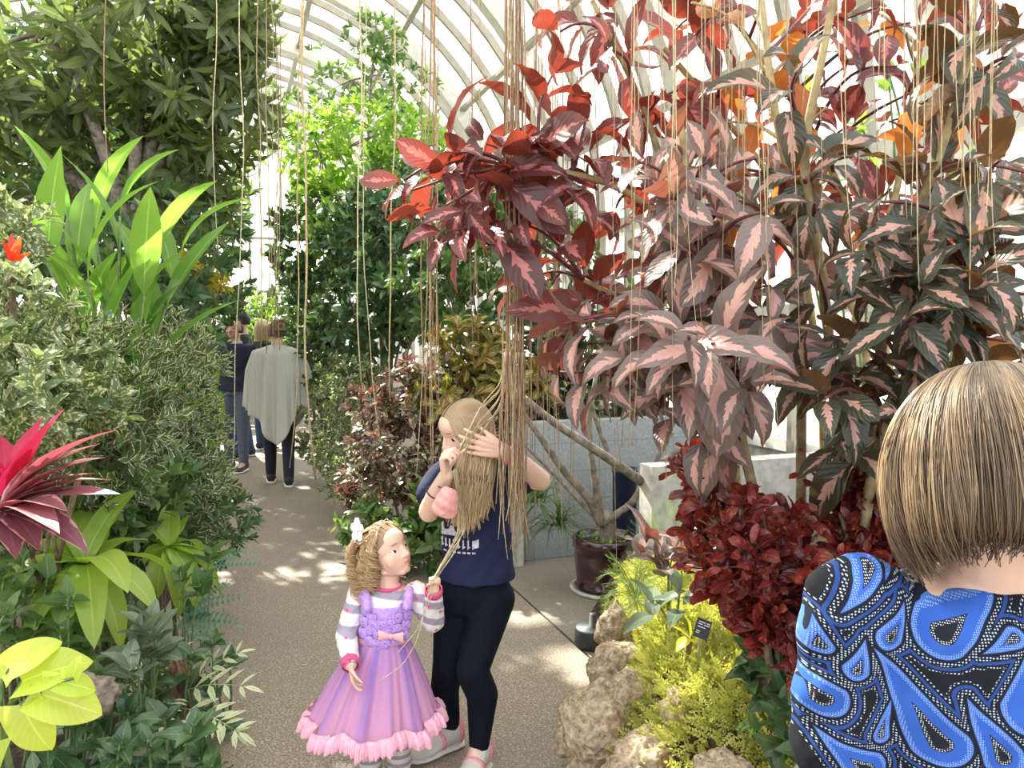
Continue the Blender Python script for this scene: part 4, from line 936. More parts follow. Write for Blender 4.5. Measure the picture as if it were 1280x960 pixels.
# ------------------------------------------------------------------ the tall caricature plants
T_CAR = [leaf('ovate', .50, 10, 3, droop=.9, wave=.030, fold=.22, wk=3.5, pet=.12), leaf('ovate', .44, 10, 3, droop=1.3, wave=.035, fold=.30, wk=3.0, twist=.35, pet=.14), leaf('ellip', .46, 10, 3, droop=.6, wave=.030, fold=.15, wk=4, twist=-.35, pet=.10), leaf('ovate', .42, 10, 3, droop=1.7, wave=.04, fold=.35, wk=2.5, twist=.2, pet=.12)]
def shoots(mb, tpls, tips, axes, pairs, scl, length=.15):
    for tp, ax in zip(tips, axes):
        ref = np.array([0, 0, 1.0]) if abs(ax[2]) < .9 else np.array([1.0, 0, 0]); a = nrm(np.cross(ax, ref)); b_ = np.cross(ax, a); ph = random.uniform(0, 2 * PI)
        for k in range(pairs):
            q = k / max(1, pairs - 1); c = tp - ax * length * (1 - q)
            for sg in (0, PI):
                if random.random() < .12: continue
                f_ = ph + k * PI / 2 + sg + random.gauss(0, .35); r_ = math.cos(f_) * a + math.sin(f_) * b_; an = 1.45 - .55 * q + random.gauss(0, .25)
                d = nrm(ax * math.cos(an) + r_ * math.sin(an) + np.array([0, 0, -.22]) + rng.normal(0, .14, 3)); up = (ax * math.sin(an) - r_ * math.cos(an)) * .55 + np.array([0, -.10, .85]) + rng.normal(0, .22, 3)
                place(mb, tpls, c, d, up, scl * (1.05 - .42 * q) * random.uniform(.75, 1.12))
def caricature(label, base, mains, tips, lm, ls, m=6, ang=1.15, stem=M_RSTEM, thick=.017, name='caricature_plant', droop_ax=0.0, trunk_mat=None):
    root = thing(name, label, 'shrub', base); fb = MB(); sb = MB(); tb_ = MB(); nodes = []
    for lst in mains:
        pth = smooth_path(np.concatenate([[base + rng.normal(0, .03, 3) * [1, 1, 0]], [P(*q) for q in lst]]), 26); tb_.tube(pth, np.linspace(thick, thick * .5, 26), 9); nodes.append(pth[6:])
    nodes = np.concatenate(nodes); tips = np.array([P(*q) for q in tips]); axs = []
    for tp in tips:
        dd = np.linalg.norm(nodes - tp, axis=1) + .6 * np.maximum(0, nodes[:, 2] - tp[2] + .1); k = nodes[np.argmin(dd)]
        pth = branch(k, tp, .12, 10); sb = MB(); sb.tube(pth, np.linspace(.007, .0035, 10), 6); sb.build('branch', stem, root); axs.append(pth[-1] - pth[-3])
    axs = nrm(nrm(np.array(axs)) + [0, -.25, .15 - droop_ax])
    shoots(fb, T_CAR, tips, axs, m, ls, ls * .75)
    fb.build('foliage', lm, root); tb_.build('trunk', trunk_mat or M_TAN, root); return root
def scatter(n, x0, x1, y0, y1, d0, d1, mind=42, rej=None):
    out = []; t = 0
    while len(out) < n and t < 8000:
        t += 1; q = (random.uniform(x0, x1), random.uniform(y0, y1), random.uniform(d0, d1))
        if rej and rej(q): continue
        if all(math.hypot(q[0] - a[0], q[1] - a[1]) > mind for a in out): out.append(q)
    return out
def bedbase(px, D):
    p = P(px, 480, D); s_, t_ = toST(p); return np.array([p[0], p[1], float(h_bed(np.array(s_), np.array(t_)))])
tipsA = [(505, 225, 2.5), (530, 215, 2.45), (558, 290, 2.4), (608, 180, 2.5), (652, 280, 2.5), (620, 275, 2.45), (720, 165, 2.5), (665, 180, 2.5), (850, 190, 2.6), (840, 120, 2.6), (515, 238, 2.5), (548, 262, 2.45), (588, 190, 2.5), (585, 262, 2.4), (630, 215, 2.55), (665, 250, 2.5), (700, 215, 2.5), (720, 318, 2.7), (690, 355, 2.8), (640, 365, 2.9), (690, 95, 2.5), (735, 130, 2.5), (700, 40, 2.6), (760, 60, 2.4), (735, 205, 2.5), (770, 260, 2.6), (790, 150, 2.6), (720, 400, 2.6), (760, 330, 2.6), (800, 210, 2.7), (745, 20, 2.5), (690, 150, 2.7), (810, 320, 2.7), (770, 420, 2.5), (700, 440, 2.5), (830, 270, 2.6)]
caricature('burgundy caricature plant reaching out over the path', bedbase(935, 2.75), [[(925, 600, 2.8), (895, 420, 2.7), (860, 300, 2.6), (790, 240, 2.55), (720, 215, 2.5), (640, 210, 2.5)], [(915, 560, 2.8), (860, 300, 2.7), (800, 120, 2.6), (740, 0, 2.5)], [(915, 600, 2.8), (870, 450, 2.7), (790, 380, 2.6), (730, 350, 2.6)]], tipsA, L_CARP, .235, 3, 1.2, M_RSTEM)
tipsB = scatter(22, 800, 985, 180, 480, 1.85, 2.3, 44) + [(705, 405, 2.15), (742, 398, 2.2), (785, 400, 2.1), (822, 405, 2.0), (790, 445, 2.05), (700, 465, 2.2), (835, 490, 2.1), (860, 420, 1.75), (890, 430, 1.72), (835, 250, 1.9), (955, 265, 1.8), (735, 430, 2.2), (760, 455, 2.2), (880, 545, 2.1), (800, 470, 2.2), (930, 480, 1.85), (840, 520, 2.2)]
caricature('mauve and pink caricature plant in the middle of the rock bed', bedbase(1005, 2.25), [[(1000, 600, 2.3), (1005, 400, 2.25), (990, 250, 2.2), (965, 120, 2.1), (950, -20, 2.1)], [(930, 560, 2.2), (900, 430, 2.1), (870, 300, 2.1), (850, 150, 2.1)]], tipsB, L_CARM, .225, 3, 1.2, M_RSTEM)
tipsC = scatter(30, 1010, 1310, 240, 560, 1.55, 2.1, 48) + scatter(11, 960, 1300, -20, 240, 1.7, 2.1, 60) + [(1130, 400, 1.6), (1150, 360, 1.6), (1230, 350, 1.55), (1090, 300, 1.7), (1010, 470, 1.9), (1040, 420, 1.8), (1210, 300, 1.6), (1250, 200, 1.6)]
caricature('dark green caricature plant with pink-hearted leaves above the woman in blue', bedbase(1070, 2.15), [[(1048, 560, 2.2), (1030, 350, 2.1), (1000, 200, 2.0), (1030, 60, 1.95), (1050, -40, 1.9)], [(1090, 500, 2.1), (1120, 330, 2.0), (1180, 180, 1.9), (1220, 40, 1.85)], [(1100, 520, 2.0), (1180, 400, 1.8), (1240, 320, 1.75)]], tipsC, L_CARG, .195, 3, 1.2, M_RSTEM)
tipsD = scatter(36, 770, 1290, -30, 260, 2.3, 3.0, 40)
caricature('reddish brown caricature plant at the back against the glass', bedbase(1130, 2.9), [[(1120, 500, 2.9), (1080, 300, 2.8), (1010, 150, 2.7), (900, 0, 2.6)], [(1130, 480, 2.9), (1180, 250, 2.8), (1220, 0, 2.7)], [(1080, 400, 2.9), (950, 200, 2.7), (830, 60, 2.6)]], tipsD, L_CARP, .190, 3, 1.25, M_RSTEM)
tipsE = scatter(20, 820, 1270, -20, 330, 2.1, 2.7, 60)
caricature('shrub with backlight painted amber into its leaves between the caricature plants', bedbase(1040, 2.65), [[(1030, 500, 2.6), (1000, 300, 2.5), (960, 100, 2.4)], [(1050, 450, 2.6), (1120, 250, 2.5), (1150, 60, 2.4)]], tipsE, L_ORNG, .15, 1, 1.2, M_TAN, name='backlit_shrub')
tipsF = scatter(14, 990, 1230, 10, 260, 3.0, 3.3, 40)
sprig('lime_shrub', 'lime green shrub against the glass behind the caricature plants', bedbase(1120, 3.2), tipsF, L_LIME, T_OVBIG, .12, 5, 1.2, cat='shrub', sr=.008)

# ------------------------------------------------------------------ hanging aerial roots
M_ROOT = []
for k, c in enumerate(((.34, .235, .14), (.42, .32, .18), (.28, .165, .10), (.48, .42, .25))):
    M_ROOT.append(plain('aerial_root_%s' % ('tan', 'straw', 'russet', 'pale')[k], c, .75, .25, 60))
def strand(px, y0, y1, D, r, wob, label, group, mat, lean=0.0, tailx=0.0):
    n = 18; a = P(px, y0, D); b_ = P(px + lean, y1, D); q = np.linspace(0, 1, n)[:, None]
    p = a + (b_ - a) * q; L = np.linalg.norm(b_ - a); f1, f2 = random.uniform(0, 6), random.uniform(0, 6)
    ww = np.sin(q[:, 0] * L * 2.6 + f1) * wob + np.sin(q[:, 0] * L * 7.1 + f2) * wob * .35; w2 = np.sin(q[:, 0] * L * 3.3 + f2) * wob
    p[:, 0] += ww * np.minimum(1, q[:, 0] * 3) + tailx * (q[:, 0] ** 6); p[:, 1] += w2
    b = MB(); b.tube(p, np.linspace(r, r * .65, n), 5)
    return tag(b.build('aerial_root', mat, origin=p[0]), label, 'aerial root', group)
def bunch(n, x0, x1, y0, ya, yb, D, dj, r, wob, label, group, mats=(0, 1, 2), **k):
    for i in range(n):
        strand(random.uniform(x0, x1), y0, random.uniform(ya, yb), D + random.uniform(-dj, dj), r * random.uniform(.7, 1.25), wob, label, group, M_ROOT[random.choice(mats)], tailx=random.uniform(-.03, .03), **k)
TOP = -200
bunch(24, 631, 655, TOP, 560, 690, 2.52, .04, .0026, .006, 'tan aerial root in the thick curtain hanging beside the older girl', 'curtain roots beside the older girl', (0, 1, 2))
bunch(26, 629, 657, 440, 600, 705, 2.50, .03, .0022, .016, 'tangled lower aerial root in the thick curtain beside the older girl', 'lower curtain roots beside the older girl', (0, 1, 2, 3))
bunch(9, 520, 547, TOP, 450, 610, 2.9, .05, .0030, .008, 'brown aerial root hanging under the drooping burgundy leaves', 'roots under the burgundy leaves')
bunch(5, 583, 606, TOP, 360, 480, 3.0, .1, .0024, .008, 'thin aerial root hanging left of the thick curtain', 'roots left of the curtain')
bunch(26, 665, 770, TOP, 380, 740, 2.9, .35, .0019, .010, 'fine aerial root hanging in front of the potted tree', 'roots before the potted tree')
bunch(34, 770, 1000, TOP, 240, 600, 2.1, .35, .0015, .010, 'hair-thin aerial root hanging among the mauve and pink leaves', 'roots among the mauve leaves', (0, 1, 3))
bunch(34, 1000, 1275, TOP, 120, 420, 1.75, .25, .0014, .008, 'hair-thin aerial root hanging among the dark green leaves', 'roots among the green leaves', (0, 1, 3))
bunch(8, 318, 352, TOP, 330, 470, 6.2, .3, .0055, .015, 'far aerial root hanging over the path before the walkers', 'roots before the walkers', (0, 1))
for px, y1, D, r, lab in ((380, 600, 5.2, .010, 'thickest aerial root hanging over the path in front of the poncho woman'), (374, 585, 5.25, .006, 'slim aerial root twined beside the thickest one over the path'), (268, 320, 5.0, .004, 'lone pale aerial root hanging before the tall dark tree'), (128, 215, 3.0, .0028, 'lone reddish aerial root hanging before the leaning tree at the left'), (301, 640, 4.6, .004, 'pale aerial root hanging down to the path beside the men'), (449, 480, 4.6, .006, 'forked pale aerial root before the lime tree'), (455, 560, 4.65, .004, 'pale aerial root beside the forked one'), (492, 500, 4.4, .006, 'single stout aerial root left of the burgundy leaves')):
    strand(px, TOP, y1, D, r, .012, lab, None, M_ROOT[2 if px == 128 else 3 if px in (268, 301, 449, 455) else 1], tailx=random.uniform(-.1, .1))
# ------------------------------------------------------------------ people
def skin_mat(name, c, blush=(0.75, 0.30, 0.24)):
    m = Mat(name); n = m.noise(25, detail=3); col = m.node('ShaderNodeAttribute'); col.attribute_name = 'col'
    base = m.mix(n.soft(.3, .7) * .25, c, [q * .82 for q in c]); base = m.mix(1.0, base, col.outputs['Color'], 'MULTIPLY')
    m.color(base).set(Roughness=.5, Subsurface_Weight=.15, Subsurface_Scale=.01); m.b.inputs['Subsurface Radius'].default_value = (1, .35, .2)
    return m.m
M_SKIN = skin_mat('fair_skin', (0.78, 0.52, 0.40)); M_SKIN2 = skin_mat('tanned_skin', (0.66, 0.40, 0.29))
def attr_mat(name, rough=.6, **k):
    m = Mat(name); a = m.node('ShaderNodeAttribute'); a.attribute_name = 'col'; m.color(a.outputs['Color']).set(Roughness=rough, **k); return m
m = attr_mat('hair_strands', .38); m.b.inputs['Specular IOR Level'].default_value = .6; M_HAIR = m.m
M_EYE = attr_mat('eye', .1).m
M_SOLE = plain('white_sole', (.72, .70, .66), .6, .1, 30)

def head(b, c, f, u, H, child=0.0, ears=True):
    """adds a head to the body shapes; child 0..1 rounds the face; returns local->world"""
    f = nrm(np.asarray(f, float)); u = nrm(np.asarray(u, float) - f * (f @ np.asarray(u, float))); r = np.cross(f, u); R = np.stack([r, f, u], 1)
    L = lambda x, y, z: np.asarray(c, float) + H * (R @ np.array([x, y, z], float)); k = child
    E_ = lambda p, rr: b.sphere(L(*p), np.array(rr) * H, 22, 16, R=R)
    E_((0, -.06, .13), (.345 + .02 * k, .43, .365)); E_((0, .10, -.12), (.27 + .03 * k, .29, .33)); E_((0, .22, -.36 + .03 * k), (.12, .12, .11)); E_((0, .13, .18), (.28, .27, .24))
    for s in (-1, 1):
        E_((s * .15, .205 - .02 * k, -.14), (.13 + .02 * k, .125, .15 + .02 * k))
        b.capsule(L(s * .05, .355, .095), L(s * .20, .29, .10), .045 * H * (1 - .35 * k), .035 * H * (1 - .35 * k), 10)
        E_((s * .05, .40 - .02 * k, -.125), (.042, .045, .036))
        b.capsule(L(s * .09, .325, .045), L(s * .20, .285, .04), .030 * H, .024 * H, 8)          # upper lid
        b.capsule(L(s * .09, .325, -.038), L(s * .20, .285, -.036), .028 * H, .022 * H, 8)
        b.capsule(L(s * .23, -.02, -.28), L(s * .06, .24, -.38), .07 * H, .075 * H, 10)            # jaw
        if ears: b.sphere(L(s * (.345 + .02 * k), -.06, -.02), np.array([.035, .085, .14]) * H, 14, 10, R=R); b.capsule(L(s * .375, -.04, .09), L(s * .375, -.10, .02), .025 * H, .03 * H, 8)
    b.capsule(L(0, .37 - .01 * k, .06), L(0, .45 - .035 * k, -.10), .032 * H, .050 * H, 10); E_((0, .455 - .035 * k, -.115), (.055, .055, .05))
    b.capsule(L(-.085, .335, -.232 + .02 * k), L(0, .375, -.228), .022 * H, .030 * H, 8); b.capsule(L(.085, .335, -.232 + .02 * k), L(0, .375, -.228), .022 * H, .030 * H, 8)
    b.capsule(L(-.07, .335, -.262), L(0, .362, -.285), .022 * H, .030 * H, 8); b.capsule(L(.07, .335, -.262), L(0, .362, -.285), .022 * H, .030 * H, 8)
    return L, R
def eyes(L, R, H, look, parent, iris=(.10, .06, .04)):
    look = nrm(np.asarray(look, float))
    for s in (-1, 1):
        b = MB(); b.sphere((0, 0, 0), .062 * H, 22, 16); v = b.v[0]; d = nrm(v) @ look
        col = np.where(d[:, None] > .80, np.array([[.012, .010, .010]]), np.where(d[:, None] > .62, np.array([iris]), np.array([[.82, .80, .78]])))
        b.c[0] = col; b.v[0] = v + L(s * .145, .275, .004); b.build('eye', M_EYE, parent)
def face_tint(L, R, H, lip=(.95, .52, .50)):
    def f(co):
        c0 = L(0, 0, 0); q = (co - c0) @ R / H; c = np.ones((len(co), 3))
        def blot(p, rad, col, soft=.5):
            d = np.linalg.norm((q - np.array(p)) / np.array(rad), axis=1); w = np.clip((1 - d) / soft, 0, 1)[:, None]; c[:] = c * (1 - w) + c * np.array(col) * w
        for s in (-1, 1): blot((s * .19, .26, -.15), (.13, .16, .12), (1.0, .74, .70), .9); blot((s * .14, .34, .125), (.11, .10, .026), (.55, .45, .38), .6)
        blot((0, .37, -.255), (.095, .09, .055), lip, .35); blot((0, .375, -.253), (.075, .08, .010), (.35, .2, .2), .4); return c
    return f
def hand(b, w, d, n, th, s, curls, spread=.10, thumb=(.6, .7, .35), tcurl=.4):
    d = nrm(np.asarray(d, float)); th = nrm(np.asarray(th, float) - d * (d @ np.asarray(th, float))); n0 = np.cross(d, th); n0 = n0 if n0 @ np.asarray(n, float) > 0 else -n0
    w = np.asarray(w, float); pts = []
    for i, (o, kd, L_) in enumerate(((.17, .50, .43), (.055, .53, .47), (-.062, .51, .44), (-.165, .46, .35))):
        kn = w + s * (d * kd + th * o); b.capsule(w + s * (d * .05 + th * o * .55), kn, .088 * s, .066 * s, 10)
        dr = nrm(d + th * spread * (1.5 - i) * .7); p = kn; a = 0.0
        for j, (fl, rr) in enumerate(((.46, .050), (.31, .046), (.25, .040))):
            a += curls[i][j]; dd = dr * math.cos(a) + n0 * math.sin(a); q = p + dd * fl * L_ * s; b.capsule(p, q, rr * s + .0004, rr * s * .92, 10); p = q
        pts.append(p)
    p = w + s * (d * .13 + th * .13); dd = nrm(d * thumb[0] + th * thumb[1] + n0 * thumb[2])
    for j, (fl, rr) in enumerate(((.24, .075), (.19, .055), (.15, .047))):
        q = p + dd * fl * s; b.capsule(p, q, rr * s, rr * s * .85, 10); p = q; dd = nrm(dd * math.cos(tcurl) + (n0 * .6 + d * .4 - th * .3) * math.sin(tcurl))
    return pts
def strands(mb, paths, r0, r1, cols, sides=3):
    p = np.asarray(paths, float); N, K, _ = p.shape; t = nrm(np.gradient(p, axis=1)); ref = np.broadcast_to(np.array([.31, .2, .93]), t.shape); a = nrm(np.cross(t, ref)); b_ = np.cross(t, a)
    r = np.linspace(r0, r1, K)[None, :, None, None]; th = np.arange(sides) * 2 * PI / sides
    v = p[:, :, None] + r * (np.cos(th)[None, None, :, None] * a[:, :, None] + np.sin(th)[None, None, :, None] * b_[:, :, None])
    n = np.arange(N)[:, None, None] * K * sides; i = np.arange(K - 1)[None, :, None] * sides; j = np.arange(sides)[None, None]; q = (j + 1) % sides
    f = np.stack(np.broadcast_arrays(n + i + j, n + i + q, n + i + sides + q, n + i + sides + j), -1).reshape(-1, 4)
    mb.add(v.reshape(-1, 3), f, col=np.repeat(np.asarray(cols).reshape(N, -1, 3) * np.ones((1, K, 1)), sides, axis=1).reshape(-1, 3))
def bez(ctrl, K):
    """ctrl (N,C,3) -> smooth polylines (N,K,3) (Catmull-like resampling then smoothing)"""
    c = np.asarray(ctrl, float); N, C, _ = c.shape; q = np.linspace(0, C - 1, K); i = np.clip(q.astype(int), 0, C - 2); f = (q - i)[None, :, None]
    p = c[:, i] * (1 - f) + c[:, i + 1] * f
    for _ in range(max(2, K // C)): p[:, 1:-1] = (p[:, :-2] + 2 * p[:, 1:-1] + p[:, 2:]) / 4
    return p
def shoe(parent, heel, d, L, m_up, m_sole, m_strip=None, label=None, h=.30):
    """heel on the ground, d towards the toe"""
    d = np.array([d[0], d[1], 0.0]); d = d / np.linalg.norm(d); x = np.array([d[1], -d[0], 0]); z = np.array([0, 0, 1.0]); heel = np.asarray(heel, float) * [1, 1, 0]
    b = MB(); prof_ = ((0.0, .10, .12, .30), (.04, .155, .06, h + .12), (.14, .17, .05, h + .16), (.28, .165, .05, h + .12), (.40, .165, .05, h + .0), (.60, .19, .05, .24), (.78, .195, .05, .165), (.91, .155, .055, .14), (1.0, .06, .07, .11))
    b.loft([(heel + d * q * L + z * L * (lo + hi) / 2, x * w * L, z * L * (hi - lo) / 2) for q, w, lo, hi in prof_], 20)
    o = b.build('shoe', m_up, parent)
    b = MB(); b.loft([(heel + d * q * L + z * L * .048, x * w * L * 1.06, z * L * .048) for q, w in ((-.02, .06), (.03, .15), (.2, .17), (.42, .165), (.62, .20), (.80, .205), (.93, .165), (1.03, .06))], 20); b.build('sole', m_sole, o)
    if m_strip is not None:
        for q, w, hi in ((.44, .172, h - .035), (.10, .175, h + .16)):
            b = MB(); b.loft([(heel + d * (q + e) * L + z * L * (.05 + hi) / 2, x * (w + .012) * L, z * L * (hi - .03) / 2) for e in (-.035, 0, .035)], 20); b.build('strap', m_strip, o)
    return o
def cloth(b, name, mat, parent, vox=.006, smooth=5, disp=None, colf=None): return remeshed(b, name, mat, parent, vox=vox, smooth=smooth, disp=disp, colf=colf)
def wrinkle(amp, k, seed=0.0):
    def f(co, me):
        n = len(co); no = np.empty(n * 3, np.float32); me.vertices.foreach_get('normal', no); no = no.reshape(-1, 3)
        w = np.sin(co[:, 0] * k + 2.1 * np.sin(co[:, 2] * k * .6 + seed)) * np.sin(co[:, 2] * k * .8 + co[:, 1] * k * .7 + seed * 2) + .5 * np.sin(co[:, 0] * k * 2.3 - co[:, 2] * k * 1.7 + seed)
        return co + no * (w * amp)[:, None]
    return f

# ---------------------------------------------------------------- the older girl in the navy T-shirt
GD = 2.78
def J(px, py, d=0.0): return P(px, py, GD + d)
b = MB(); Hc = J(580, 538, -.02); HF = np.array([-.78, -.50, -.38])
L1, R1 = head(b, Hc, HF, (-.25, -.2, .95), .212, .5)
H1 = .212
torso = [(588, 583, .052, .050), (596, 592, .105, .062), (597, 625, .112, .078), (597, 665, .10, .072), (595, 705, .108, .078), (593, 735, .125, .088), (592, 760, .110, .085)]
b.loft([(J(x, y), (w, 0, 0), (0, dp, 0)) for x, y, w, dp in torso], 24)
b.capsule(L1(0, -.10, -.22), J(590, 590), .048, .058)
legA = [J(571, 748, .02), J(560, 830, .0), J(556, 862, .06), J(563, 906, .10)]; legB = [J(615, 748, -.01), J(590, 838, -.10), J(603, 868, -.07), J(599, 930, -.06)]
b.chain(legA, [.076, .052, .049, .034]); b.chain(legB, [.078, .054, .052, .034])
for lg, dv in ((legA, (-.8, -.55, -.1)), (legB, (-.5, -.85, -.1))): b.capsule(lg[-1], lg[-1] * [1, 1, 0] + nrm(np.array([dv[0], dv[1], 0])) * .06 + [0, 0, .04], .030, .022)
# right arm (left in the picture): elbow low, fist raised to the face
shR = J(553, 594, -.01); elR = J(536, 640, -.10); wrR = J(558, 594, -.24)
b.chain([shR, (shR + elR) / 2, elR, (elR * .6 + wrR * .4), wrR], [.046, .043, .036, .037, .025])
dR = nrm(np.array([-.05, -.25, .95])); fist = ((1.15, 1.3, .9),) * 4
tipR = hand(b, wrR, dR, (.85, .15, -.2), (.30, .90, .35), .150, fist, 0.0, (.75, .35, .6), .55)
# left arm (right in the picture): elbow out, open hand towards the brow
shL = J(632, 592, .02); elL = J(676, 600, -.03); wrL = J(630, 564, -.17)
b.chain([shL, (shL + elL) / 2, elL, (elL * .55 + wrL * .45), wrL], [.046, .043, .037, .038, .026])
tipL = hand(b, wrL, (-.95, -.10, .22), (0, 1, -.1), (.15, -.1, 1), .160, ((.10, .12, .08), (.15, .15, .1), (.25, .2, .15), (.35, .3, .2)), .22, (.85, .45, .25), .15)
girl = remeshed(b, 'person', M_SKIN, origin=(*G(590, 950)[:2], 0), vox=.0032, smooth=5, fac=.5, colf=face_tint(L1, R1, H1))
tag(girl, 'older girl in navy T-shirt and leggings, one hand raised to her face, holding roots', 'person')
eyes(L1, R1, H1, HF + np.array([0, 0, -.3]), girl)
# T-shirt
m = Mat('navy_tshirt'); n1 = m.noise(400, detail=2); c = m.mix(n1 * .5, (0.013, 0.018, 0.052), (0.022, 0.028, 0.072)); M_NAVYT = m.color(c).set(Roughness=.85, Specular_IOR_Level=.2).bump(n1, .1, .002).m
b = MB()
b.loft([(J(x, y), (w, 0, 0), (0, dp, 0)) for x, y, w, dp in ((590, 582, .062, .060), (596, 590, .118, .075), (597, 612, .128, .090), (597, 650, .122, .092), (597, 690, .128, .098), (597, 712, .135, .106), (597, 722, .139, .110))], 28)
b.chain([J(556, 594), J(540, 616, -.05)], [.058, .060]); b.chain([J(630, 594, .02), J(655, 598, 0)], [.060, .056])
ts = cloth(b, 't_shirt', M_NAVYT, girl, .0045, 4, wrinkle(.0035, 38))
# faded print on the chest: a pale cloud-like figure, a skyline band and a line of blocky lettering
b = MB(); M_PRINT = plain('faded_print', (.52, .50, .56), .9, .35, 120)
def chest(px, py): 
    p = J(px, py); dx = (px - 597) * GD / FPX; p[1] -= .100 * math.sqrt(max(.05, 1 - (dx / .135) ** 2)) + .0015; return p
def patch(cs, thick=.0015):
    a = np.array([chest(*q) for q in cs]); n = len(a); bk = a + [0, .004, 0]
    b.add(np.concatenate([a, bk]), [np.arange(n)[None], np.array([[i, (i + 1) % n, n + (i + 1) % n, n + i] for i in range(n)])])
for cs in ([(588, 630), (592, 622), (598, 620), (601, 627), (598, 640), (592, 644), (588, 640)], [(604, 612), (609, 610), (612, 618), (609, 624), (605, 622)], [(553, 650), (556, 648), (557, 656), (562, 656), (565, 650), (569, 651), (572, 658), (572, 662), (553, 664)]): patch(cs)
for x in (553, 558, 563, 568, 574, 580, 586, 592): patch([(x, 667), (x + 2, 667), (x + 2, 674), (x + 4, 675), (x, 678)])
patch([(592, 668), (600, 665), (600, 675), (592, 677)])
for x in range(556, 596, 6): patch([(x, 681), (x + 4, 681), (x + 4, 683), (x, 683)])
b.build('shirt_print', M_PRINT, ts, smooth=False)
# leggings, shoes
M_LEGG = plain('navy_leggings', (0.004, 0.006, 0.013), .8, .2, 60, Specular_IOR_Level=.15); b = MB()
b.loft([(J(x, y), (w, 0, 0), (0, dp, 0)) for x, y, w, dp in ((595, 705, .112, .085), (593, 735, .131, .096), (593, 760, .116, .094))], 24)
b.chain(legA, [.083, .057, .054, .037]); b.chain(legB, [.085, .059, .057, .037]); cloth(b, 'leggings', M_LEGG, girl, .006, 5)
m = Mat('knit_sneaker'); n1 = m.noise(300, detail=2); M_SNEAK = m.color(m.mix(n1, (.46, .45, .38), (.66, .64, .56))).set(Roughness=.8).bump(n1, .2, .002).m
M_PINKS = plain('pink_strap', (.78, .28, .34), .7, .1, 60)
M_SOLEG = plain('cream_sole', (.66, .63, .56), .6, .1, 30)
aA = legA[-1]; aB = legB[-1]
dA = nrm(np.array([-.80, -.60, 0])); dB = nrm(np.array([-.38, -.92, 0]))
shoe(girl, aA - dA * .05, dA, .225, M_SNEAK, M_SOLEG, M_PINKS, h=.40); shoe(girl, aB - dB * .05, dB, .225, M_SNEAK, M_SOLEG, M_PINKS, h=.40)
# hair
def hair_cap(mb, L, R, H, col, grow=.05, y0=-.06, keep=lambda q: (q[:, 1] < .20 + .5 * np.maximum(0, q[:, 2] - .2)) & (q[:, 2] > -.30)):
    t = MB(); t.sphere((0, -.07, .13), (.345 + grow, .43 + grow, .365 + grow), 90, 64); v = t.v[0]; ok = keep(v); fs = []
    off = 0
    for l, n in zip(t.l, t.n):
        f = l.reshape(len(n), n[0]); fs.append(f[ok[f].all(1)])
    mb.add(np.array([L(*q) for q in v]), fs, col=col)
hb = MB(); hair_cap(hb, L1, R1, H1, (.36, .25, .14), .022, keep=lambda q: (q[:, 1] < .22 + .35 * np.maximum(0, q[:, 2] - .2)) & (q[:, 2] > -.35))
N = 3600; ctrl = np.zeros((N, 7, 3)); side = rng.random(N) < .60; wv = rng.normal(0, 1, (N, 3))
def scalp(x, y, g_=.03): return .13 + (.365 + g_) * math.sqrt(max(.02, 1 - (x / (.345 + g_)) ** 2 - ((y + .07) / (.43 + g_)) ** 2))
def scalp_x(y, z, g_=.045): return (.345 + g_) * math.sqrt(max(.03, 1 - ((y + .07) / (.43 + g_)) ** 2 - ((z - .13) / (.365 + g_)) ** 2))
for i in range(N):                                               # parted at the crown, most of it falling on the side towards the camera
    t = rng.random(); y0 = .27 - .62 * t; e = .012 * wv[i, 0]
    if side[i]:
        y1 = .30 - .74 * t; ctrl[i] = [L1(-.02, y0, scalp(-.02, y0)), L1(-.19, y1 * .95, scalp(-.19, y1 * .95)), L1(-scalp_x(y1, .22) - .01, y1, .22), L1(-.41 + e, y1 * .9, -.06), J(573 + 42 * t + 3 * wv[i, 0], 585, -.15 + .03 * wv[i, 1]), J(570 + 38 * t + 4 * wv[i, 0], 618, -.16 + .02 * wv[i, 1]), J(571 + 30 * t + 6 * wv[i, 0], 650 - 30 * abs(t - .30) + 9 * wv[i, 2], -.145 + .02 * wv[i, 1])]
    else:
        y1 = .24 - .70 * t; ctrl[i] = [L1(.0, y0, scalp(.0, y0)), L1(.19, y1 * .95, scalp(.19, y1 * .95)), L1(scalp_x(y1, .20) + .01, min(y1, .1), .20), L1(.37 + e, min(y1, .0) - .05, -.10), J(606 + 10 * t + 4 * wv[i, 0], 575, .03), J(610 + 10 * t + 5 * wv[i, 0], 598, .03), J(612 + 9 * t + 6 * wv[i, 0], 615 + 7 * wv[i, 2], .02)]
p = bez(ctrl, 18); ph = rng.random((N, 1)) * 6; wz = np.linspace(0, 1, 18)[None]; p[:, :, 0] += .007 * np.sin(wz * 14 + np.round(ph * 2) * 1.7) * wz; p[:, :, 1] += .006 * np.cos(wz * 12 + ph * 2) * wz
sh = rng.random((N, 1, 1)); g = np.linspace(0, 1, 18)[None, :, None] ** 1.3
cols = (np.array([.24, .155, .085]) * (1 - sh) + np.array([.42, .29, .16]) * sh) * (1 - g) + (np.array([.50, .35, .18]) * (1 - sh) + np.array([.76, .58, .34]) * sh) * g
strands(hb, p, .0017, .0009, cols); hb.build('hair', M_HAIR, girl)
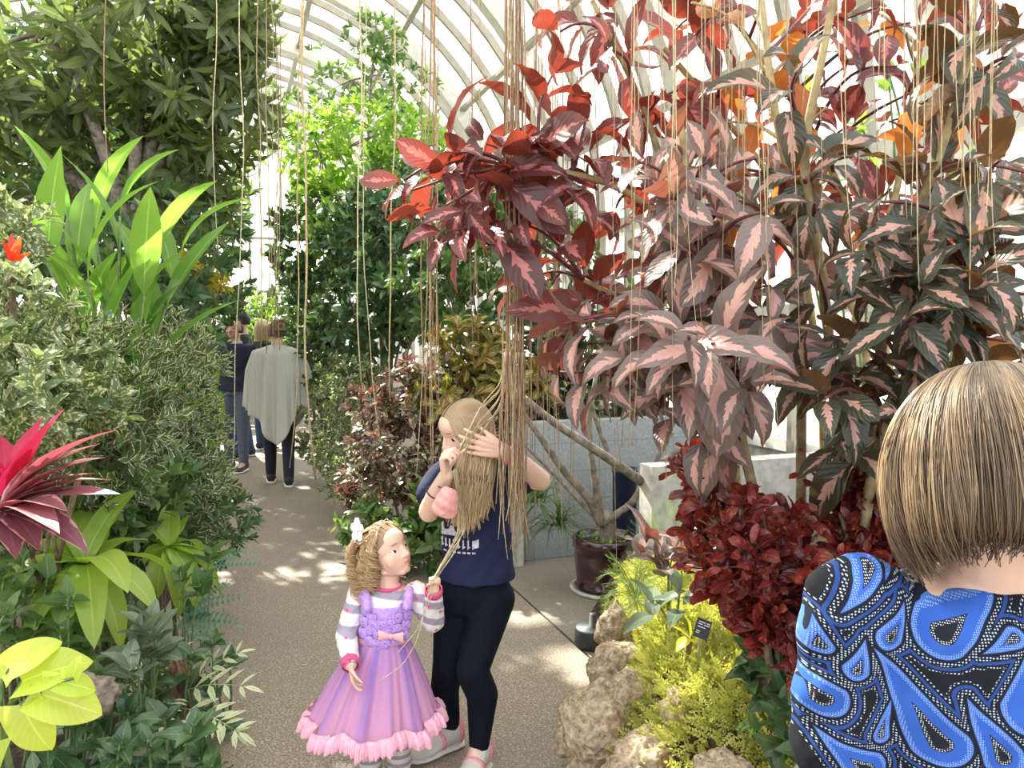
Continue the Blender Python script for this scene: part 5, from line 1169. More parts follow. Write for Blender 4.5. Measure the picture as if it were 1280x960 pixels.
# bracelets
def band(name, c, ax, r, w, mat, parent):
    ax = nrm(np.asarray(ax, float)); x = nrm(np.cross(ax, [.3, .2, .9])); y = np.cross(ax, x); bb = MB(); bb.lathe(c, [(r, -w), (r + .004, -w), (r + .005, 0), (r + .004, w), (r, w), (r - .001, 0)], 28, x, y, ax, cap=False); return bb.build(name, mat, parent)
band('bracelet', wrL * .86 + elL * .14, elL - wrL, .029, .009, plain('pink_band', (.80, .06, .22), .5, .25, 90), girl)
# pink face mask hanging from her right forearm by its elastic
M_MASK = plain('pink_mask_cloth', (.80, .36, .34), .85, .12, 60, .2, 220)
mc = J(558, 627, -.27); root = thing('face_mask', 'pink cloth face mask dangling from the forearm of the older girl', 'face mask', mc)
b = MB(); nu, nv = 15, 13; U, V = np.meshgrid(np.linspace(-1, 1, nu), np.linspace(-1, 1, nv)); ww = .038 * (1 - .25 * V)
X = U * ww * np.sqrt(1 - .38 * V ** 4); Z = V * .050 * np.sqrt(1 - .30 * U ** 4); Y = -.034 * (1 - U ** 2) * (1 - .5 * V ** 2) + .004 * np.sin(V * 9 + U * 2)
ct, st_ = math.cos(-.25), math.sin(-.25); v = np.stack([X * ct - Z * st_, Y, X * st_ + Z * ct], -1).reshape(-1, 3) + mc
i = np.arange(nv - 1)[:, None] * nu; j = np.arange(nu - 1)[None]; f = np.stack([i + j, i + j + 1, i + nu + j + 1, i + nu + j], -1).reshape(-1, 4)
b.add(np.concatenate([v, v + [0, .003, 0]]), [f, f[:, ::-1] + nu * nv]); b.build('mask_cloth', M_MASK, root)
arm = elR * .45 + wrR * .55; b = MB(); a_ = nrm(wrR - elR); x_ = nrm(np.cross(a_, [0, 0, 1])); y_ = np.cross(a_, x_)
th = np.linspace(0, 2 * PI, 26); ring = arm + .0385 * (np.cos(th)[:, None] * x_ + np.sin(th)[:, None] * y_) + a_ * .012 * np.sin(th)[:, None]; b.tube(ring, .0022, 6)
b.tube(smooth_path([ring[6], mc + [.022, -.006, .050]], 8), .002, 5); b.tube(smooth_path([ring[14], mc + [-.026, -.006, .050]], 8), .002, 5); b.build('elastic_strap', plain('black_elastic', (.015, .015, .018), .6), root)

# ---------------------------------------------------------------- the little girl in the lilac dress
LD = 2.63
def K(px, py, d=0.0): return P(px, py, LD + d)
b = MB(); HF2 = np.array([.80, -.50, .32]); H2 = .192; Hc2 = K(484, 690, .0)
L2, R2 = head(b, Hc2, HF2, (-.30, .02, .95), H2, 1.0)
b.capsule(L2(0, -.10, -.25), K(484, 740, .01), .036, .042)
b.loft([(K(x, y, .01), (w, 0, 0), (0, dp, 0)) for x, y, w, dp in ((485, 728, .034, .034), (485, 738, .075, .05), (483, 762, .085, .065), (480, 795, .078, .064), (478, 830, .088, .07), (477, 850, .075, .06))], 22)
l1 = [K(468, 850), K(462, 915, .01), K(463, 960, .02), K(463, 985, .02)]; l2 = [K(490, 850), K(497, 915, -.01), K(499, 955, 0), K(500, 982, 0)]
b.chain(l1, [.055, .042, .036, .028]); b.chain(l2, [.055, .042, .036, .028])
for lg in (l1, l2): b.capsule(lg[-1], lg[-1] + [.02, -.06, -.02], .025, .022)
sA, eA, wA = K(449, 744, .01), K(433, 793, -.03), K(438, 830, -.15); sB, eB, wB = K(520, 741, .01), K(542, 776, .0), K(542, 738, -.08)
b.chain([sA, eA, wA], [.034, .030, .021]); b.chain([sB, eB, wB], [.034, .030, .021])
hand(b, wA, (.10, -.05, -1), (.6, .2, 0), (.3, -1, 0), .100, ((.3, .4, .3), (.4, .4, .3), (.5, .5, .3), (.6, .5, .4)), .06)
hand(b, wB, (.10, -.2, .97), (.2, -.9, .1), (-.95, -.2, 0), .090, ((1.2, 1.4, 1.0),) * 4, 0, (.6, .5, .6), .6)
kid = remeshed(b, 'person', M_SKIN, origin=(*G(480, 975)[:2], 0), vox=.0026, smooth=9, colf=face_tint(L2, R2, H2))
tag(kid, 'little curly-haired girl in a lilac tulle dress looking up and smiling', 'person')
eyes(L2, R2, H2, (.75, -.25, .55), kid)
# striped shirt (sleeves and yoke)
m = Mat('striped_jersey'); x, y, z = m.sep(m.coord()); n1 = m.noise(26, detail=2)
c = m.mix((((z * 95.0 + x * 14.0).sin()).soft(.1, .45)), (.80, .77, .76), (.36, .32, .40)); c = m.mix(n1.soft(.60, .64), c, (.72, .10, .26)); M_STRIPE = m.color(c).set(Roughness=.85).m
b = MB(); b.chain([sA, eA, wA * .92 + eA * .08], [.041, .038, .029]); b.chain([sB, eB, wB * .86 + eB * .14], [.041, .039, .030])
b.loft([(K(x, y, .01), (w, 0, 0), (0, dp, 0)) for x, y, w, dp in ((485, 733, .046, .044), (485, 739, .084, .056), (483, 755, .090, .070), (482, 775, .086, .068))], 24)
shirt = cloth(b, 'striped_shirt', M_STRIPE, kid, .0035, 4, wrinkle(.0015, 90))
for w_, e_ in ((wA, eA), (wB, eB)): band('cuff', w_ * .97 + e_ * .03, e_ - w_, .0255, .012, plain('raspberry_cuff', (.72, .09, .24), .8, .2, 120), shirt)
band('neckband', K(485, 731, .01), (.05, -.1, 1), .046, .006, plain('raspberry_neckband', (.74, .10, .26), .8), shirt)
# dress
M_LILAC = plain('lilac_cloth', (.50, .30, .74), .8, .15, 60, Sheen_Weight=.3)
b = MB(); b.loft([(K(x, y, .008), (w, 0, 0), (0, dp, 0)) for x, y, w, dp in ((484, 752, .086, .072), (483, 765, .093, .076), (480, 785, .088, .074), (479, 799, .085, .072))], 28)
for xs, ys in ((457, 738), (512, 736)):                                    # shoulder straps
    b.chain([K(xs, ys - 1, .03), K(xs, ys + 2, -.035), K(xs * .9 + 48.3, ys + 22, -.065)], [.011, .014, .016])
bod = cloth(b, 'dress', M_LILAC, kid, .0035, 4)
spots = [(458, 742), (462, 754), (470, 763), (460, 768), (511, 741), (507, 753), (500, 763), (512, 763), (481, 771), (491, 770), (467, 777), (478, 783), (489, 781), (500, 776), (510, 775), (458, 782), (466, 790), (477, 795), (498, 788), (508, 787), (486, 792), (472, 770)]
for x, y in spots:
    dx = (x - 482) * LD / FPX; dp = .078 * math.sqrt(max(.1, 1 - (dx / .098) ** 2)); c = K(x, y, .008); c[1] -= dp; nn_ = nrm(np.array([dx / .098 ** 2, -math.sqrt(max(.1, 1 - (dx / .098) ** 2)) / .078, 0])); xx_ = nrm(np.cross(nn_, [0, 0, 1])); zz_ = np.cross(xx_, nn_)
    b = MB(); th = np.linspace(0, 2 * PI * 3.2, 60); rr = np.linspace(.003, .0175, 60) * (1 + .10 * np.sin(th * 2.6))
    b.tube(c + nn_ * (.006 - .004 * np.linspace(0, 1, 60))[:, None] + rr[:, None] * (np.cos(th)[:, None] * xx_ + np.sin(th)[:, None] * zz_), .0036, 5); b.build('rosette', M_LILAC, bod)
def skirt(r0, c0, r1, c1, nz, amp, npl, colf, flare=1.0):
    bb = MB(); nt = 240; th = np.linspace(0, 2 * PI, nt, endpoint=False); q = np.linspace(0, 1, nz)[:, None]
    pl = np.sin(th * npl + 1.2 * np.sin(th * 3)) + .5 * np.sin(th * (npl * 2 + 1) + .7)
    rad = (r0 + (r1 - r0) * q ** .85) + amp * q * pl[None]; cc = c0[None] * (1 - q) + c1[None] * q
    v = np.stack([cc[:, :1] + rad * np.cos(th), cc[:, 1:2] + rad * np.sin(th) * .92, cc[:, 2:] + 0 * rad + .012 * q ** 3 * np.sin(th * npl * .5)], -1)
    i = np.arange(nz - 1)[:, None] * nt; j = np.arange(nt)[None]; k = (j + 1) % nt
    bb.add(v.reshape(-1, 3), np.stack([i + j, i + nt + j, i + nt + k, i + k], -1).reshape(-1, 4), col=colf(q, pl[None] + 0 * q, th[None] + 0 * q).reshape(-1, 3)); return bb, v
c0 = K(479, 797, .008); c1 = K(467, 893, .0)
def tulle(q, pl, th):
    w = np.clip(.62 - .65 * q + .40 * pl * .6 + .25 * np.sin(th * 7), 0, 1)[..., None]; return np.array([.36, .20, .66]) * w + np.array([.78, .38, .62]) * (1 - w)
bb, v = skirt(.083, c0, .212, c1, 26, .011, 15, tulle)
m = attr_mat('tulle', .55, Sheen_Weight=.5); a = m.node('ShaderNodeAttribute'); a.attribute_name = 'col'; m.translucent(.35, a.outputs['Color']); bb.build('skirt', m.m, bod)
b = MB(); M_RUF = plain('pink_ruffle', (.86, .44, .56), .8, .12, 70, Sheen_Weight=.4)
hem = v[-1]; nt = len(hem)
for lay in range(3):
    th = np.linspace(0, 2 * PI, 720, endpoint=False); base_ = np.stack([np.interp(th, np.linspace(0, 2 * PI, nt + 1), np.append(hem[:, d], hem[0, d])) for d in range(3)], 1)
    out = np.stack([np.cos(th), np.sin(th), 0 * th], 1); w1 = .010 * np.sin(th * 75 + lay * 2) + .005 * np.sin(th * 31 + lay)
    rows = [base_ + out * (.002 + .003 * lay) + [0, 0, .018], base_ + out * (.010 + w1 * .6 + .004 * lay)[:, None] + [0, 0, .004], base_ + out * (.016 + w1 + .004 * lay)[:, None] + [0, 0, -.014 - .006 * lay], base_ + out * (.012 + w1 * 1.2 + .004 * lay)[:, None] + [0, 0, -.026 - .004 * lay]]
    n_ = 720; i = np.arange(3)[:, None] * n_; j = np.arange(n_)[None]; k = (j + 1) % n_; b.add(np.concatenate(rows), np.stack([i + j, i + n_ + j, i + n_ + k, i + k], -1).reshape(-1, 4))
b.build('ruffle', M_RUF, bod)
M_SATIN = plain('pink_satin', (.84, .42, .46), .35, .05, 30)
b = MB(); n_ = 40; th = np.linspace(0, 2 * PI, n_, endpoint=False)
b.loft([(K(479, y, .008), (.089, 0, 0), (0, .076, 0)) for y in (792, 797, 801)], 30); b.build('sash', M_SATIN, bod)
cb = K(489, 795, -.074); b = MB()
for s in (-1, 1): b.loft([(cb + np.array([s * q * .042, -.004, -.004 * q * s]), (0, .004 + .004 * math.sin(q * 3), 0), (0, 0, .006 + .014 * q)) for q in (.05, .3, .65, .95, 1.0)], 14)
b.sphere(cb + [0, -.006, 0], (.009, .008, .010)); b.loft([(cb + np.array([-.02 - q * .03, -.002, -.008 - q * .022]), (.007 + .005 * q, 0, .003), (0, .002, 0)) for q in (0, .5, 1)], 10); b.build('bow', M_SATIN, bod)
# leggings and boots
m = Mat('striped_leggings'); x, y, z = m.sep(m.coord()); M_SLEG = m.color(m.mix((z * 210.0).sin().soft(-.1, .3), (.62, .58, .54), (.30, .26, .28))).set(Roughness=.85).m
b = MB(); b.chain(l1[:3], [.060, .047, .041]); b.chain(l2[:3], [.060, .047, .041]); cloth(b, 'leggings', M_SLEG, kid, .005, 3)
M_BROWN = plain('brown_leather', (.20, .11, .06), .6, .25, 40)
shoe(kid, l1[-1] - [0, .0, 0] + [-.005, .035, 0], (.25, -1, 0), .150, M_BROWN, M_SOLEG); shoe(kid, l2[-1] + [-.005, .035, 0], (.35, -1, 0), .150, M_BROWN, M_SOLEG)
# curly hair
hb = MB(); hair_cap(hb, L2, R2, H2, (.26, .165, .09), .020, keep=lambda q: (q[:, 1] < .13 + 1.5 * np.maximum(0, q[:, 2] - .12)) & (q[:, 2] > -.32) & ~((np.abs(q[:, 0]) > .25) & (q[:, 1] > -.14) & (q[:, 2] < .05)))
N = 1300; ctrl = np.zeros((N, 6, 3)); u_ = rng.random(N); w_ = rng.normal(0, 1, (N, 3)); az = rng.uniform(-1, 1, N); lk = np.zeros(N)
for i in range(N):
    q = az[i]; t = u_[i]; j1, j2, j3 = .030 * w_[i]; kind = i % 5
    if kind == 0:                                                        # off the brow, swept back
        x_ = .30 * q; ctrl[i] = [L2(x_, .32 - .42 * q * q * .6, scalp(x_, .32 - .42 * q * q * .6, .005)), L2(x_ * 1.1, .08, scalp(x_ * 1.1, .08, .06) + j1), L2(x_ * 1.2 + j2, -.15 + j3, .52 - .2 * abs(q)), L2(x_ * 1.3, -.38, .36 + j1), L2(x_ * 1.35 + j2, -.53 + j3, .10), L2(x_ * 1.4 + j3, -.56 + j1, -.15)]
    elif kind == 1:                                                      # beside the face, over the ear
        s_ = 1 if i % 2 else -1; y_ = .16 - .34 * t
        ctrl[i] = [L2(s_ * .08, .15 - .3 * t, .50), L2(s_ * .30, y_, .36), L2(s_ * .39 + j1, y_ - .04, .16), L2(s_ * .42 + j2, y_ - .12, -.04), L2(s_ * .41 + j3, y_ - .20 + j1, -.26), L2(s_ * .38 + j1 * 2, -.22 - .12 * t + j2 * 2, -.46 + j3 * 2)]
    else:
        x_ = .42 * q; ctrl[i] = [L2(x_ * .4, .0 - .2 * t, .51), L2(x_ * .8, -.25 - .1 * t, .47), L2(x_ * 1.05 + j1, -.46, .20), L2(x_ * 1.10 + j2, -.53, -.08), L2(x_ * 1.15 + j1, -.53 + j2, -.33), L2(x_ * 1.15 + j1 * 1.6, -.48 + j2 * 2, -.60 + .11 * w_[i, 2])]
    lk[i] = kind * 40 + round((q + 1) * 9) + (7 if t > .5 else 0)
p = bez(ctrl, 44); g = np.linspace(0, 1, 44)[None]; hsh = (np.sin(lk * 12.9898) * 43758.5453) % 1.0; ph = hsh[:, None] * 6.28 + rng.normal(0, .35, (N, 1)); fr = 3.0 + 2.5 * ((hsh * 7.3) % 1.0)[:, None]
amp = .0145 * np.clip((g - .18) / .5, 0, 1) + .0030; lat = np.cos(g * 2 * PI * fr + ph); lon = np.sin(g * 2 * PI * fr + ph)
p += amp[..., None] * (lat[..., None] * R2[:, 0] + lon[..., None] * R2[:, 1])
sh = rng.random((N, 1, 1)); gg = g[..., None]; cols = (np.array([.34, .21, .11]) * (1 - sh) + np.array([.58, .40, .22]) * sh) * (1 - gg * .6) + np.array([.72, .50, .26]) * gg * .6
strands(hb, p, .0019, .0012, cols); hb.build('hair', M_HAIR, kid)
# white bow clip
cb = K(447, 662, -.05); b = MB(); M_WBOW = plain('white_ribbon', (.86, .82, .86), .6)
for k in range(5):
    a_ = k * 2 * PI / 5 + .3; dv = np.array([math.cos(a_) * .55, -.25 - .15 * math.cos(a_), math.sin(a_)]); b.loft([(cb + dv * q * .042, np.array([-math.sin(a_) * .7, 0, math.cos(a_)]) * (.002 + .014 * math.sin(q * 2.7)), (0, .003, 0)) for q in (.05, .35, .7, 1.0)], 12)
b.sphere(cb + [0, -.008, 0], .006); b.build('hair_bow', M_WBOW, kid)

# ---------------------------------------------------------------- the walkers in the distance
def adult(name_lab, gp, ht, fdir, skin, top, legs, shoe_m, hairc, arms, hairlen=.0, bald=False, sleeve=True, topname='sweater', collar=None, stride=.10, tilt=0.0):
    s = ht / 1.72; gp = np.array([gp[0], gp[1], 0.0]); f = nrm(np.array([fdir[0], fdir[1], 0.0])); r = np.array([f[1], -f[0], 0]); z = np.array([0, 0, 1.0])
    A = lambda x, y, h: gp + s * (x * r + y * f + h * z); b = MB(); H = .222 * s; L, R = head(b, A(0, .02, 1.595), f + z * tilt, z, H); b.capsule(L(0, -.12, -.25), A(0, -.02, 1.40), .055 * s, .065 * s)
    tor = ((1.43, .075, .06), (1.39, .165, .085), (1.25, .165, .105), (1.08, .140, .095), (.94, .165, .105), (.86, .150, .10))
    b.loft([(A(0, 0, h), r * w * s, f * dp * s) for h, w, dp in tor], 24); lg = []
    for sg, st in ((-1, stride), (1, -stride)): c_ = [A(sg * .085, 0, .90), A(sg * .09, st * .35 + .02, .48), A(sg * .09, st, .09)]; b.chain(c_, [.088 * s, .06 * s, .042 * s]); b.capsule(c_[-1], c_[-1] + f * .10 * s - z * .045 * s, .035 * s, .03 * s); lg.append(c_)
    ar = []
    for sg, (e, w) in zip((-1, 1), arms):
        sh_ = A(sg * .185, 0, 1.37); e_ = A(*e); w_ = A(*w); b.chain([sh_, e_, w_], [.055 * s, .045 * s, .032 * s]); ar.append((sh_, e_, w_))
        hand(b, w_, w_ - e_, -sg * r, f, .18 * s, ((.3, .3, .2), (.35, .3, .2), (.4, .35, .2), (.5, .4, .3)), .05)
    o = remeshed(b, 'person', skin, origin=gp, vox=.008, smooth=4, colf=face_tint(L, R, H)); tag(o, name_lab, 'person'); eyes(L, R, H, f, o)
    if top is not None:
        b = MB(); b.loft([(A(0, 0, h), r * (w + .026) * s, f * (dp + .026) * s) for h, w, dp in tor[:5] + ((.90, .162, .108),)], 24)
        for sh_, e_, w_ in ar: b.chain([sh_, e_, w_ * .9 + e_ * .1], [.068 * s, .058 * s, .044 * s])
        t_ = cloth(b, topname, top, o, .011, 3, wrinkle(.005, 22))
        if collar is not None: bb = MB(); bb.lathe(A(0, 0, 1.425), [(.075 * s, -.02), (.092 * s, 0), (.078 * s, .035 * s), (.066 * s, .03 * s)], 24, r, f, z, cap=False); bb.build('collar', collar, t_)
    b = MB(); b.loft([(A(0, 0, h), r * (w + .012) * s, f * (dp + .012) * s) for h, w, dp in tor[3:]], 24)
    for c_ in lg: b.chain(c_, [.098 * s, .070 * s, .052 * s])
    cloth(b, 'trousers', legs, o, .010, 3)
    for c_ in lg: shoe(o, c_[-1] - f * .06 * s, f, .27 * s, shoe_m, M_SOLE)
    hb = MB()
    if bald: hair_cap(hb, L, R, H, hairc, .02, keep=lambda q: (q[:, 1] < -.02) & (q[:, 2] > -.2) & (q[:, 2] < .42))
    else: hair_cap(hb, L, R, H, hairc, .05, keep=lambda q: (q[:, 1] < .16 + .5 * np.maximum(0, q[:, 2] - .2)) & (q[:, 2] > -.28))
    N = 500; az = rng.uniform(0, 2 * PI, N); lim = np.abs(az - PI / 2) > (1.25 if not bald else 1.7); az = az[lim]; N = len(az); ctrl = np.zeros((N, 5, 3))
    for i in range(N):
        cx, sy = math.cos(az[i]), math.sin(az[i]); j_ = rng.normal(0, .02); top_ = .50 if not bald else .3
        ctrl[i] = [L(.1 * cx, -.1 + .1 * sy, top_), L(.30 * cx, -.07 + .36 * sy, .42 if not bald else .28), L(.39 * cx + j_, -.07 + .47 * sy, .15), L(.39 * cx + j_, -.09 + .46 * sy, -.08 - hairlen * .4), L((.38 - .05 * hairlen) * cx + j_, -.10 + .42 * sy, -.22 - hairlen)]
    sh = rng.random((N, 1, 1)); strands(hb, bez(ctrl, 12), .004 * s, .0025 * s, np.array(hairc) * (.7 + .8 * sh)); hb.build('hair', M_HAIR, o)
    return o, A, L, R, H, ar
M_DNAVY = plain('navy_knit', (.016, .020, .045), .9, .25, 60); M_BLACKJ = plain('black_jacket', (.012, .012, .016), .7, .25, 40); M_JEAN = plain('blue_denim', (.035, .06, .14), .85, .25, 80); M_LTROU = plain('slate_trousers', (.10, .12, .17), .85, .2, 60)
M_BSHOE = plain('black_shoe', (.015, .015, .018), .6, .2, 40); M_DLEG = plain('dark_leggings', (.010, .013, .028), .8, .2, 60)
down = (((-.24, 0, 1.10), (-.25, .08, .85)), ((.24, 0, 1.10), (.25, .08, .85)))
q = P(294, 480, 8.7); adult('balding man in a navy sweater with a pale collar facing the camera on the path', q, 1.74, (-.05, -1), M_SKIN2, M_DNAVY, M_LTROU, M_BSHOE, (.11, .075, .05), down, bald=True, collar=plain('grey_collar', (.45, .47, .52), .8), stride=.03)
q = P(303, 480, 9.6); adult('dark-haired man in a black jacket standing behind the balding man', q, 1.86, (-.9, -.45), M_SKIN2, M_BLACKJ, M_JEAN, M_BSHOE, (.035, .025, .02), down, topname='jacket', stride=.08)
q = P(329, 480, 10.2); adult('blond woman in a dark jacket seen from behind beyond the men', q, 1.76, (.25, .95), M_SKIN, M_BLACKJ, M_JEAN, M_BSHOE, (.50, .36, .19), down, hairlen=.55, topname='jacket', stride=.05)
PW = G(350, 606); PW[2] = 0
wo, A, L, R, H, ar = adult('woman in a pale grey poncho and dark leggings walking away down the path', PW, 1.70, (-.28, .96), M_SKIN, None, M_DLEG, M_BSHOE, (.17, .105, .06), (((-.225, .02, 1.09), (-.22, .06, .85)), ((.225, .0, 1.09), (.21, .05, .83))), stride=.14)
# her poncho: a folded cloth with hanging corners
m = Mat('pale_grey_knit'); x, y, z = m.sep(m.coord()); n1 = m.noise(90, detail=2); M_PONCHO = m.color(m.mix(n1 * .6 + (x * 160.0 + y * 60.0).sin() * .12, (.52, .52, .47), (.68, .68, .62))).set(Roughness=.9, Sheen_Weight=.4).m
b = MB(); nt, nz = 200, 34; th = np.linspace(0, 2 * PI, nt, endpoint=False); q = np.linspace(0, 1, nz)[:, None]
cor = np.abs(np.sin(th + .12)) ** 5                                      # corners hang low at back and front
zb = .82 - .34 * cor[None] + .03 * np.sin(th * 5)[None]; zt = 1.46; wx = np.interp(q, [0, .06, .16, .45, 1], [.07, .13, .245, .31, .335]); wy = np.interp(q, [0, .06, .16, .45, 1], [.07, .10, .14, .19, .23])
zz = np.interp(q, [0, .06, .16, 1], [1.0, .965, .91, 0.0]); Z = zb + (zt - zb) * zz; fold = .042 * q ** .8 * np.sin(th * 9 + 2 * np.sin(th * 3))[None] + .010 * q * np.sin(th * 23 + 1)[None]
pts = np.stack([A(0, 0, 0)[d] + ((wx + fold) * np.cos(th)[None]) * (A(1, 0, 0) - A(0, 0, 0))[d] + ((wy + fold) * np.sin(th)[None]) * (A(0, 1, 0) - A(0, 0, 0))[d] + Z * (A(0, 0, 1) - A(0, 0, 0))[d] for d in range(3)], -1)
i = np.arange(nz - 1)[:, None] * nt; j = np.arange(nt)[None]; k = (j + 1) % nt; b.add(pts.reshape(-1, 3), np.stack([i + j, i + nt + j, i + nt + k, i + k], -1).reshape(-1, 4)); po = b.build('poncho', M_PONCHO, wo)
sm = po.modifiers.new('thick', 'SOLIDIFY'); sm.thickness = .006
b = MB(); b.sphere(L(.10, -.50, .32), (.055, .05, .055), 20, 14, col=(.15, .095, .055)); th = np.linspace(0, 6 * PI, 60); cc = L(.10, -.50, .32)
for k_ in range(14): ph = rng.random() * 6; b.tube(np.stack([cc[0] + .054 * np.cos(th[:24] + ph), cc[1] + .048 * np.sin(th[:24] + ph) * math.cos(k_), cc[2] + .054 * np.sin(th[:24] + ph + k_ * .4)], 1), .006, 5, col=np.array([.24, .16, .09]) * rng.uniform(.7, 1.5))
b.build('hair_bun', M_HAIR, wo)

# ---------------------------------------------------------------- the woman in blue in the foreground
FD = .97
def Q(px, py, d=0.0): return P(px, py, FD + d)
b = MB(); HFw = np.array([.12, .95, -.28]); Hw = .225; Hcw = Q(1226, 585, .03)
L3, R3 = head(b, Hcw, HFw, (.0, .28, .95), Hw)
b.capsule(L3(0, -.12, -.20), Q(1236, 738, .07), .052, .062)
tw = [(1236, 716, .075, .06, .065), (1237, 735, .135, .075, .065), (1238, 770, .175, .095, .07), (1240, 850, .178, .11, .08), (1240, 950, .165, .11, .09), (1240, 1080, .16, .115, .10), (1240, 1200, .18, .125, .10), (1240, 1290, .165, .12, .10)]
b.loft([(Q(x, y, d), (w, 0, 0), (0, dp, 0)) for x, y, w, dp, d in tw], 28)
fz = Q(1240, 1290, .1)
for sx in (-1, 1):
    b.chain([fz + [sx * .085, 0, .0], [fz[0] + sx * .085, fz[1] + .02, .46], [fz[0] + sx * .085, fz[1], .09]], [.085, .06, .042]); b.capsule([fz[0] + sx * .085, fz[1], .06], [fz[0] + sx * .09, fz[1] + .12, .035], .035, .03)
saL = [Q(1072, 758, .07), Q(1052, 930, .10), Q(1085, 1090, .26)]; saR = [Q(1402, 758, .07), Q(1440, 930, .10), Q(1400, 1090, .26)]
for a_, sg in ((saL, 1), (saR, -1)): b.chain(a_, [.055, .045, .03]); hand(b, a_[-1], a_[-1] - a_[-2], (sg, 0, 0), (0, 1, .3), .17, ((.3, .3, .2),) * 4, .05)
fw = remeshed(b, 'person', M_SKIN, origin=(fz[0], fz[1], 0), vox=.006, smooth=5); tag(fw, 'woman with a brown bob and blue paisley blouse seen from behind in the right corner', 'person')
# blouse: blue paisley with dotted borders
m = Mat('paisley_print'); x, y, z = m.sep(m.coord()); k_ = 1 / .00098
og = np.array([fz[0], fz[1], 0]); o0 = Q(1235, 715, 0)
wn_ = m.noise(9, detail=1); wn2 = m.noise(9, m.comb(x + 3.3, y, z + 1.7), 1)
X = ((x + float(og[0] - o0[0])) * (k_ * 3.557) + float((1235 - 1000) * 3.557)) + (wn_ - .5) * 70.0; Yy = ((z - float(o0[2])) * (-k_ * 3.557) + float((715 - 690) * 3.557)) + (wn2 - .5) * 70.0
pais = [(600, 340, 118, 890, 130), (610, 860, 120, 320, 430), (840, 890, 92, 680, 600), (960, 640, 150, 1000, 250), (140, 730, 105, 40, 600), (400, 870, 52, 425, 690), (350, 105, 66, 190, 300), (390, 380, 70, 470, 230), (130, 470, 52, 110, 330), (880, 345, 55, 730, 420), (520, 85, 52, 390, 165), (250, 560, 60, 290, 380), (1180, 420, 120, 1320, 100), (1220, 850, 120, 1080, 1000), (330, 1050, 110, 120, 900)]
X = X.pingpong(1160.0); Yy = Yy.pingpong(1120.0); dm = de = None
for ax_, ay_, r_, bx_, by_ in pais:
    vx, vy = bx_ - ax_, by_ - ay_; l2_ = vx * vx + vy * vy; px_, py_ = X - ax_, Yy - ay_; h_ = ((px_ * (vx / l2_) + py_ * (vy / l2_))).clamp()
    ex, ey = px_ - h_ * vx, py_ - h_ * vy; d_ = (ex * ex + ey * ey).sqrt() - (h_ * -.93 + 1.0) * r_
    dm = d_ if dm is None else dm.min(d_); e_ = d_ + r_ * .62; de = e_ if de is None else de.min(e_)
dots = m.voro(1 / 13.0, m.comb(X, Yy), .15).lt(.30); fine = m.voro(1 / 9.0, m.comb(X, Yy), .15).lt(.27)
ring = dm.gt(7.0) * dm.lt(25.0); ring2 = dm.gt(52.0) * dm.lt(60.0)
nb = m.noise(14, detail=2); blue = m.mix(nb, (.020, .075, .36), (.042, .130, .50))
blue = m.mix(dm.soft(-34.0, -8.0) * .5, blue, (.11, .24, .62)); inr = dm.lt(-12.0) * dm.gt(-30.0) * fine; blue = m.mix(inr * .55, blue, (.50, .66, .95))
c = m.mix(dm.lt(0.0), (.008, .009, .014), blue); c = m.mix((dm.gt(30.0) * dm.lt(44.0)) * .6, c, (.03, .09, .38))
c = m.mix(((ring + ring2) * dots).min(1.0), c, (.44, .53, .70))
c = m.mix(dm.gt(-7.0) * dm.lt(1.0), c, (.01, .012, .03))
c = m.mix(de.lt(0.0), c, (.012, .014, .020)); c = m.mix(de.lt(-3.0) * de.gt(-16.0) * fine, c, (.65, .72, .82))
wv = m.noise(900, detail=1); M_PAIS = m.color(c).set(Roughness=.8, Specular_IOR_Level=.2).bump(wv, .08, .001).m
b = MB(); b.loft([(Q(x, y, d), (w + .012, 0, 0), (0, dp + .012, 0)) for x, y, w, dp, d in ((1236, 722, .082, .062, .065),) + tuple(tw[1:7])], 30)
for a_ in (saL, saR): b.chain([a_[0], a_[1], a_[2] * .85 + a_[1] * .15], [.072, .070, .055])
bl = cloth(b, 'blouse', M_PAIS, fw, .0045, 6, wrinkle(.0030, 42, 1.0))
b = MB(); b.loft([(Q(x, y, d), (w + .014, 0, 0), (0, dp + .014, 0)) for x, y, w, dp, d in tw[5:]], 26)
for sx in (-1, 1): b.chain([fz + [sx * .085, 0, .0], [fz[0] + sx * .085, fz[1] + .02, .46], [fz[0] + sx * .085, fz[1], .09]], [.10, .078, .07])
cloth(b, 'trousers', M_DLEG, fw, .010, 3)
for sx in (-1, 1): shoe(fw, (fz[0] + sx * .085, fz[1] - .06, 0), (sx * .1, 1, 0), .25, M_BSHOE, M_SOLE)
